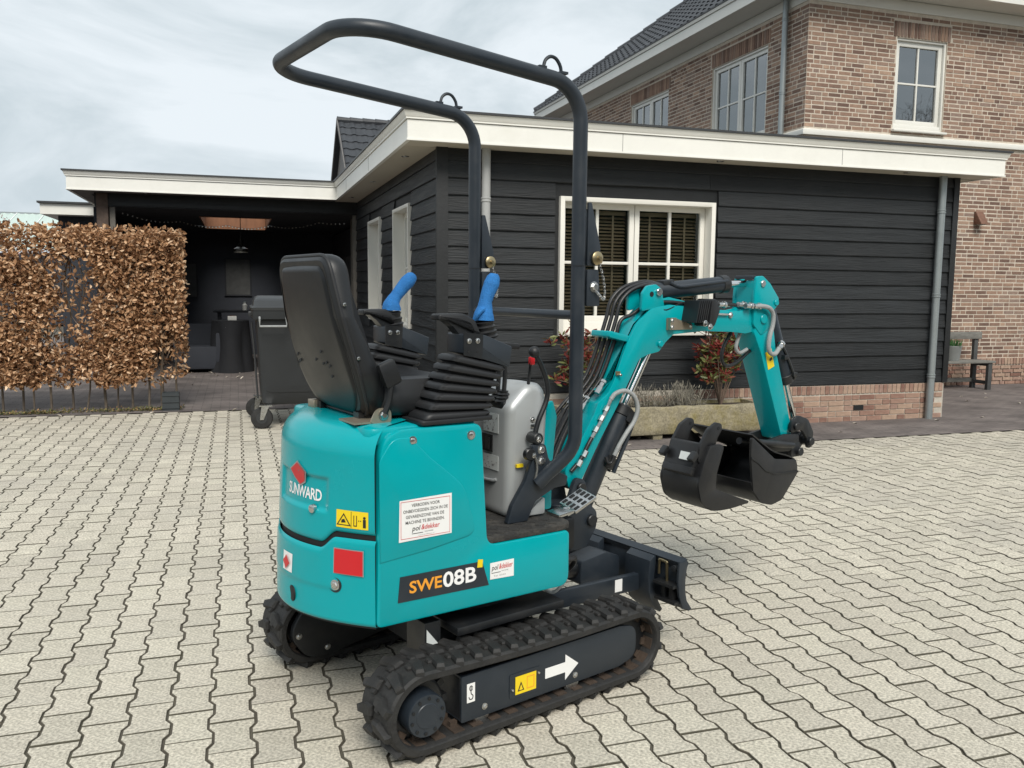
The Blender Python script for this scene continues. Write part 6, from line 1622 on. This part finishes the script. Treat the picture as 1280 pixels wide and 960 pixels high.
# hose guide bar across the boom
part(MB().prism(roundpoly([(.695, 1.262), (.812, 1.236), (.816, 1.262), (.70, 1.288)], .008, 4), 'y', -.045, .075, .003), 'hose_guide', 'teal', boom)
part(MB().box((.735, -BY - .004, 1.115), (.016, .012, .016)), 'grease_nipple', 'brass', boom, smooth=0); bolt(boom, (.742, -BY - .012, 1.108), (0, -1, 0), .006, washer=False)
def hose(pts, r, m='hose_black', name='hose', fit=()):
    h = part(MB().tube(pts, r, 8, smooth=6), name, m, boom, smooth=60)
    return h
hA = [(.46, .080, .66), (.47, .070, .79), (.525, .060, .93), (.64, .045, 1.05), (.69, .040, 1.12), (.745, .035, 1.255), (.775, .035, 1.335), (.800, .035, 1.408), (.86, .030, 1.460), (.955, .020, 1.484), (1.01, .010, 1.482)]
for k, (dy, dx) in enumerate(((.028, -.006), (.010, .004), (-.010, .013), (-.030, .022))):
    hose([(x + dx, y + dy, z - dx * .45) for x, y, z in (hA if k < 3 else hA[:7] + [(.83, .03, 1.36), (.90, .02, 1.398), (.98, 0, 1.412), (1.07, -.01, 1.408), (1.16, -.02, 1.395)])], .0085)
for k, (x, y, z) in enumerate(((.575, .06, .985), (.590, .04, .975), (.605, .02, .965), (.648, -.03, 1.035))):
    d_ = Vector((.55, 0, .75)).normalized(); p_ = Vector((x, y, z)); MB().lathe(p_, d_, [(0, .013), (.03, .013), (.032, .010), (.05, .010), (.052, .014), (.062, .014)], 8).build('hose_fitting', 'steel', boom)
for k, (x, y, z) in enumerate(((.50, -.058, .865), (.525, -.060, .83))):
    pass
# thick protected hoses beside the boom foot
for k in range(3):
    hose([(.36, .05 - k * .03, .66), (.42, .06 - k * .035, .72), (.50, .07 - k * .035, .86), (.56, .065 - k * .035, .965)], .013, name='sleeved_hose')
# side fittings and the grey looped hose to the boom cylinder
pipe_a = [(.56, -.060, .80), (.60, -.062, .862), (.655, -.066, .945), (.690, -.068, 1.012)]
part(MB().tube(pipe_a, .0075, 8, smooth=4), 'steel_pipe', 'steel', boom)
for x, z in ((.612, .885), (.640, .928), (.665, .965)): MB().lathe((x, -.064, z), (.55, 0, .8), [(0, .0125), (.022, .0125)], 6).build('hose_fitting', 'steel', boom)
hose([(.690, -.068, 1.012), (.712, -.074, 1.036), (.758, -.080, 1.044), (.802, -.084, 1.018), (.822, -.084, .965), (.806, -.082, .915), (.770, -.080, .872), (.735, -.078, .825), (.712, -.072, .780)], .0095, 'hose_grey')
hose([(.712, -.072, .780), (.700, -.07, .752), (.684, -.065, .752), (.680, -.058, .775)], .008, 'hose_black')
hose([(.50, -.058, .735), (.545, -.062, .78), (.58, -.063, .835), (.60, -.062, .862)], .009, 'hose_black')
for x, z in ((.528, .755), (.555, .79)): MB().lathe((x, -.064, z), (.55, 0, .8), [(0, .013), (.026, .013)], 6).build('hose_fitting', 'steel', boom)

def cylinder(name, p0, p1, r, frac, rodr, p2, lab=None, m='dark_paint'):
    """Hydraulic cylinder: barrel p0..p1, gland, chromed rod to p2."""
    p0, p1, p2 = Vector(p0), Vector(p1), Vector(p2); d_ = (p1 - p0).normalized()
    c = part(MB().lathe(p0, d_, [(0, r * .8), (.012, r), ((p1 - p0).length - .004, r), ((p1 - p0).length, r * .9)], 24), name, m, label=lab)
    part(MB().lathe(p1 - d_ * .035, d_, [(0, r * 1.02), (.003, r * 1.13), (.040, r * 1.13), (.046, r * .9), (.052, rodr * 1.3)], 24), 'gland', 'black_paint', c)
    part(MB().cyl(p1, p2, rodr, n=18), 'rod', 'chrome', c)
    part(MB().cyl(p2 + Vector((0, -.026, 0)), p2 + Vector((0, .026, 0)), rodr * 1.75, n=20, bev=.003), 'rod_eye', 'black_paint', c)
    part(MB().cyl(p0 + Vector((0, -.026, 0)), p0 + Vector((0, .026, 0)), r * .95, n=20, bev=.003), 'base_eye', 'black_paint', c)
    return c
bc = cylinder('boom_cylinder', (.585, 0, .532), (.815, 0, .960), .040, .5, .0165, (.965, 0, 1.222), 'dark boom lift cylinder in front of the boom')
for y in (-.022, .010): part(MB().tube([(.69 + .045, y - .02, .70), (.79 + .04, y - .02, .885), (.815 + .02, y - .018, .935)], .009, 8, smooth=3), 'cylinder_pipe', 'dark_paint', bc)
part(MB().box((.715, -.035, .745), (.05, .03, .045), Matrix.Rotation(R(-60), 3, 'Y'), .004), 'hose_block', 'black_paint', bc); part(MB().box((.828, -.03, .925), (.05, .035, .05), Matrix.Rotation(R(-60), 3, 'Y'), .006), 'hose_block', 'black_paint', bc)
for y in (-.045, .045): part(MB().tube([(.865, y, 1.03), (.92, y, 1.10), (.962, y, 1.20)], .012, 8), 'rod_guard', 'black_paint', bc) if y > 0 else None
ac = cylinder('arm_cylinder', (.952, 0, 1.445), (1.405, 0, 1.482), .036, .5, .0155, (1.585, 0, 1.487), 'dark arm cylinder lying along the boom top')
part(MB().box((1.035, -.005, 1.482), (.06, .045, .03), Matrix.Rotation(R(-5), 3, 'Y'), .005), 'hose_block', 'black_paint', ac)
part(MB().tube([(1.04, -.03, 1.485), (1.09, -.036, 1.468), (1.20, -.036, 1.478), (1.39, -.032, 1.496)], .008, 8, smooth=3), 'cylinder_pipe', 'dark_paint', ac)
# work lamp on its bracket
lamp = part(MB().prism(roundpoly([(1.10, 1.335, .012), (1.145, 1.325, .012), (1.165, 1.375, .012), (1.145, 1.412, .012), (1.105, 1.405, .012)], .01), 'y', -.135, -.055, .008), 'work_lamp', 'black_paint')
for k in range(6): part(MB().prism(roundpoly([(1.088 + k * .012, 1.318 + k * .001), (1.092 + k * .012, 1.318), (1.112 + k * .012, 1.41), (1.106 + k * .012, 1.412)], .002), 'y', -.140, -.052), 'cooling_fin', 'black_paint', lamp, smooth=0)
part(MB().prism(roundpoly([(1.165, 1.300, .02), (1.200, 1.300, .02), (1.232, 1.37, .02), (1.205, 1.418, .02), (1.180, 1.418, .01)], .012, 5), 'y', -.142, -.050, .006), 'lamp_frame', 'rubber_soft', lamp)
part(MB().prism([(1.0, 1.286), (1.15, 1.286), (1.15, 1.305), (1.05, 1.335), (1.0, 1.335)], 'y', -BY - .001, -BY - .006), 'lamp_bracket', 'zinc_bracket', lamp, smooth=0)
part(MB().box((1.02, -BY - .014, 1.312), (.035, .02, .05)), 'bracket_foot', 'zinc_bracket', lamp, smooth=0)
for x, z in ((1.012, 1.298), (1.012, 1.326), (1.12, 1.305)): bolt(lamp, (x, -BY - .024, z), (0, -1, 0), .007, .006)
for x, z in ((1.14, 1.315), (1.17, 1.30)): bolt(lamp, (x, -.142, z), (0, -1, 0), .010, .012)
part(MB().tube([(1.16, -.08, 1.385), (1.10, -.05, 1.40), (1.0, -.05, 1.37), (.97, -.045, 1.385)], .004, 6, smooth=4), 'lamp_cable', 'hose_black', lamp)
# hoses along the boom to the arm
part(MB().tube([(1.20, -.030, 1.398), (1.32, -.034, 1.394), (1.44, -.042, 1.389)], .0085, 8, smooth=3), 'hose', 'hose_black', boom)
part(MB().tube([(1.20, .022, 1.398), (1.32, .022, 1.394), (1.46, .03, 1.389)], .0085, 8, smooth=3), 'hose', 'hose_black', boom)
for x in (1.33, 1.46): MB().lathe((x, -.036, 1.392), (1, 0, -.03), [(0, .012), (.03, .012), (.032, .016), (.044, .016), (.046, .010), (.07, .010)], 8).build('hose_fitting', 'steel', boom)
MB().tube([(1.24, -BY - .008, 1.352), (1.37, -BY - .008, 1.348)], .005, 8).build('steel_pipe', 'steel', boom); bolt(boom, (1.39, -BY - .004, 1.345), (0, -1, 0), .010, .01); bolt(boom, (1.275, -BY, 1.342), (0, -1, 0), .008, .012)

AYW = .062
arm_poly = [(1.545, 1.30, .03), (1.545, 1.265, .02), (1.592, 1.185, .0), (1.778, .748, .02), (1.835, .738, .02), (1.842, .80, .02), (1.700, 1.195, .0), (1.668, 1.285, .0), (1.668, 1.365, .02), (1.700, 1.39, .02), (1.702, 1.420, .02), (1.640, 1.486, .03), (1.585, 1.520, .03), (1.545, 1.518, .02), (1.538, 1.44, .02), (1.548, 1.37, .0)]
mb = MB()
lower = roundpoly([(1.555, 1.30, .02), (1.545, 1.262, .02), (1.595, 1.175, .0), (1.778, .745, .02), (1.838, .735, .02), (1.842, .80, .02), (1.700, 1.195, .0), (1.672, 1.33, .02)], .02, 4)
mb.prism(lower, 'y', -AYW, AYW, .005)
arm_o = part(mb, 'arm', 'teal', label='teal dipper arm hanging down to the bucket')
for sg in (-1, 1):
    ch = roundpoly([(1.535, 1.30, .02), (1.59, 1.25, .02), (1.675, 1.30, .02), (1.672, 1.365, .02), (1.702, 1.39, .02), (1.704, 1.420, .02), (1.640, 1.488, .03), (1.588, 1.522, .025), (1.545, 1.520, .02), (1.535, 1.43, .02)], .02, 5)
    part(MB().prism(ch, 'y', sg * (AYW + .004), sg * (AYW - .014), .003), 'arm_cheek', 'teal', arm_o)
part(MB().prism([(1.540, 1.385), (1.552, 1.385), (1.552, 1.50), (1.540, 1.50)], 'y', -.055, .055), 'cheek_web', 'teal', arm_o, smooth=0)
part(MB().cyl((1.585, -.074, 1.487), (1.585, .074, 1.487), .015, n=16, bev=.002), 'pivot_pin', 'steel', arm_o)
part(MB().cyl((1.60, -.074, 1.325), (1.60, .074, 1.325), .022, n=18, bev=.003), 'pivot_pin', 'teal', arm_o); part(MB().cyl((1.685, -.072, 1.40), (1.685, .072, 1.40), .014, n=16, bev=.002), 'pivot_pin', 'teal', arm_o)
part(MB().box((1.545, 0, 1.515), (.03, .10, .016), bev=.003), 'stop_bar', 'dark_paint', arm_o)
decal(arm_o, 'warning_decal', [(1.628, 1.168), (1.668, 1.188), (1.694, 1.104), (1.652, 1.088)], -AYW - .0006, 'yellow_decal')
mb = MB(); mb.prism([(1.655, 1.138), (1.672, 1.148), (1.676, 1.136), (1.66, 1.128)], 'y', -AYW - .0024, -AYW - .0028); mb.prism([(1.650, 1.160), (1.662, 1.166), (1.665, 1.156)], 'y', -AYW - .0024, -AYW - .0028); mb.build('warning_sign', 'black_text', arm_o, smooth=0)
part(MB().tube([(1.535, -.075, 1.384), (1.575, -.085, 1.384), (1.615, -.088, 1.374), (1.640, -.088, 1.345), (1.640, -.088, 1.300), (1.622, -.088, 1.245), (1.618, -.088, 1.195), (1.635, -.088, 1.168), (1.670, -.085, 1.165), (1.71, -.075, 1.192), (1.750, -.055, 1.215)], .0105, 10, smooth=6), 'grey_hose', 'hose_grey', arm_o)
for p_, d_ in (((1.470, -.070, 1.386), (1, 0, 0)), ((1.520, -.073, 1.384), (1, 0, 0)), ((1.705, -.078, 1.188), (.8, .3, .5))): MB().lathe(p_, d_, [(0, .013), (.028, .013), (.030, .017), (.042, .017)], 8).build('hose_fitting', 'steel', arm_o)
part(MB().tube([(1.46, .0, 1.265), (1.415, 0, 1.20), (1.405, 0, 1.145), (1.435, 0, 1.112), (1.50, .0, 1.122), (1.60, .0, 1.18)], .0085, 8, smooth=5), 'black_hose', 'hose_black', arm_o)
part(MB().tube([(1.50, -.02, 1.262), (1.475, -.02, 1.20), (1.50, -.02, 1.17), (1.55, -.02, 1.185)], .0085, 8, smooth=5), 'grey_hose', 'hose_grey', arm_o)
bcy = cylinder('bucket_cylinder', (1.700, 0, 1.390), (1.860, 0, 1.020), .034, .5, .0145, (1.945, 0, .80), 'dark bucket cylinder on the front of the arm')
part(MB().tube([(1.762, -.03, 1.215), (1.80, -.036, 1.17), (1.875, -.036, 1.05), (1.88, -.03, 1.03)], .008, 8, smooth=3), 'cylinder_pipe', 'black_paint', bcy)
for x, z in ((1.765, 1.205), (1.80, 1.14), (1.872, 1.055)): part(MB().box((x, -.038, z), (.028, .022, .022), bev=.003), 'hose_block', 'black_paint', bcy)
# bucket linkage (hooked links)
for y in (-.082, .082):
    hk_ = roundpoly([(1.800, .780, .03), (1.808, .835, .03), (1.86, .862, .03), (1.93, .838, .04), (1.975, .770, .04), (1.968, .70, .02), (1.938, .692, .02), (1.925, .745, .03), (1.885, .790, .03), (1.84, .785, .02)], .02, 6)
    part(MB().prism(hk_, 'y', y - .009, y + .009, .003), 'hook_link', 'black_paint')
lk = part(MB().prism(roundpoly([(1.83, .65, .02), (1.90, .66, .02), (1.965, .72, .02), (1.95, .78, .02), (1.90, .74, .02), (1.84, .72, .02)], .02, 5), 'y', -.05, .05, .004), 'bucket_link', 'black_paint')
for x, z, r in ((1.835, .812, .018), (1.950, .728, .02), (1.87, .685, .020)): part(MB().cyl((x, -.105, z), (x, .105, z), r, n=16, bev=.003), 'link_pin', 'black_paint', lk)
part(MB().box((1.85, -.075, .695), (.06, .02, .07), bev=.003), 'green_plate', 'black_paint', lk)

# ---------------------------------------------------------------- digging bucket on the arm
BKX, BW0, BW1 = -.055, -.205, .195
def bx2(pts): return [(x + BKX, z + .012, *r) for x, z, *r in pts]
side = roundpoly(bx2([(1.437, .808, .01), (1.437, .72, .0), (1.462, .56, .02), (1.520, .497, .05), (1.590, .480, .05), (1.660, .495, .04), (1.765, .610, .02), (1.750, .672, .01), (1.60, .690, .05), (1.500, .762, .03)]), .02, 6)
bk_o = None
for y in (BW0, BW1):
    o = MB().prism(side, 'y', y - .006, y + .006, .002)
    if bk_o is None: bk_o = part(o, 'bucket', 'bucket_paint', label='wide black digging bucket hanging from the arm')
    else: part(o, 'bucket_side', 'bucket_paint', bk_o)
# shell: curved sheet between the sides
sh_in = bx2([(1.445, .812), (1.52, .765), (1.60, .72), (1.70, .69), (1.752, .66), (1.757, .605), (1.705, .548), (1.655, .503), (1.59, .49), (1.525, .505), (1.478, .548), (1.455, .60)])
C2 = catmull([(x, z, 0) for x, z in sh_in], 4)
mb = MB(); vs = []; fs = []
for i, p_ in enumerate(C2):
    a = C2[min(i + 1, len(C2) - 1)] - C2[max(i - 1, 0)]; n_ = Vector((-a.y, a.x, 0)).normalized() * .006
    vs += [(p_.x, BW0, p_.y), (p_.x, BW1, p_.y), (p_.x + n_.x, BW1, p_.y + n_.y), (p_.x + n_.x, BW0, p_.y + n_.y)]
for i in range(len(C2) - 1):
    for j in range(4): fs.append((i * 4 + j, i * 4 + (j + 1) % 4, (i + 1) * 4 + (j + 1) % 4, (i + 1) * 4 + j))
fs.append((3, 2, 1, 0)); fs.append(tuple((len(C2) - 1) * 4 + j for j in range(4))); mb.add(vs, fs)
part(mb, 'bucket_shell', 'bucket_paint', bk_o, smooth=50)
wear = [(x, z) for x, z, *_ in bx2([(1.437, .716), (1.49, .690), (1.54, .650), (1.60, .628), (1.68, .622), (1.763, .620), (1.763, .612), (1.68, .614), (1.60, .620), (1.535, .642), (1.485, .682), (1.437, .708)])]
part(MB().prism(wear, 'y', BW0 - .006, BW0 - .010), 'weld_seam', 'black_paint', bk_o, smooth=0)
part(MB().box((1.392, -.005, .745), (.012, .40, .18), bev=.002), 'back_lip', 'bucket_paint', bk_o) if False else None
for k in range(3): part(MB().box((1.425 + k * .004, -.005, .69 - k * .055), (.008, .385, .006)), 'wear_strip', 'steel', bk_o, smooth=0) if False else None
for y in (-.075, .075): part(MB().prism(roundpoly(bx2([(1.60, .70), (1.86, .68), (1.93, .70), (1.93, .755), (1.83, .765), (1.70, .745)]), .02, 5), 'y', y - .009, y + .009, .003), 'bucket_ear', 'bucket_paint', bk_o)
part(MB().cyl((1.46 + BKX, -.12, .785), (1.80, -.105, .725), .016, n=14), 'coupler_bar', 'black_paint', bk_o)
# ================================================================== SECOND, NARROW BUCKET (a thing of its own, hooked into the first)
nbk = thing('narrow_bucket', 'loose narrow black bucket with two ears clasped into the wide bucket mouth', 'bucket', (0.7534, 3.0497, 0.0), R(16.5))
NY0, NY1 = -.175, .045
def pn(mb, name, m='bucket_paint', parent=None, smooth=40): return mb.build(name, m, nbk if parent is None else parent, smooth=smooth)
cs_ = [(1.180, .786, .02), (1.238, .788, .02), (1.262, .775, .02), (1.222, .66, .06), (1.218, .592, .02), (1.435, .512, .01), (1.43, .502, .01), (1.215, .496, .04), (1.135, .535, .06), (1.108, .625, .05), (1.14, .712, .04), (1.166, .765, .02)]
for y in (NY0, NY1): pn(MB().prism(roundpoly([(x - .02, z + .008, *r) for x, z, *r in cs_], .02, 6), 'y', y - .007, y + .007, .002), 'side_plate')
arcp = [(1.40, .508), (1.30, .500), (1.205, .503), (1.145, .525), (1.105, .57), (1.092, .63), (1.105, .685), (1.128, .735), (1.16, .79)]
C3 = catmull([(x, z, 0) for x, z in arcp], 5); mb = MB(); vs = []; fs = []
for i, p_ in enumerate(C3):
    a = C3[min(i + 1, len(C3) - 1)] - C3[max(i - 1, 0)]; n_ = Vector((a.y, -a.x, 0)).normalized() * .006
    vs += [(p_.x, NY0, p_.y), (p_.x, NY1, p_.y), (p_.x + n_.x, NY1, p_.y + n_.y), (p_.x + n_.x, NY0, p_.y + n_.y)]
for i in range(len(C3) - 1):
    for j in range(4): fs.append((i * 4 + j, i * 4 + (j + 1) % 4, (i + 1) * 4 + (j + 1) % 4, (i + 1) * 4 + j))
fs.append((3, 2, 1, 0)); fs.append(tuple((len(C3) - 1) * 4 + j for j in range(4))); mb.add(vs, fs)
pn(mb, 'bucket_shell', smooth=50)
ear = [(1.105, .715, .03), (1.118, .790, .03), (1.165, .862, .03), (1.215, .888, .02), (1.248, .880, .02), (1.250, .852, .02), (1.225, .82, .03), (1.205, .765, .03), (1.165, .72, .02)]
for y in (-.150, .015): 
    e_ = pn(MB().prism(roundpoly(ear, .02, 6), 'y', y - .009, y + .009, .003), 'ear'); MB().lathe((1.225, y - .009, .862), (0, -1, 0), [(0, .008), (.0015, .008)], 12).build('ear_hole', 'seam_black', e_)
pn(MB().prism(roundpoly([(1.075, .685), (1.120, .800), (1.132, .806), (1.150, .79), (1.11, .69)], .01, 4), 'y', -.150, .015, .003), 'mount_plate')
pl3 = MB().box((1.092, -.095, .745), (.004, .055, .035), Matrix.Rotation(R(21), 3, 'Y')); pn(pl3, 'type_plate', 'pale_sticker', smooth=0)
pn(MB().prism(roundpoly([(1.066, .676), (1.090, .660), (1.10, .695), (1.078, .705)], .004), 'y', -.155, .02, .002), 'mount_foot')
pn(MB().cyl((1.185, -.14, .775), (1.185, .01, .775), .014, n=14), 'cross_tube')
for y in (-.152, .022): pn(MB().prism(roundpoly([(1.075, .725), (1.105, .752), (1.092, .775), (1.058, .742)], .005), 'y', y - .016, y + .016, .003), 'lock_lug')
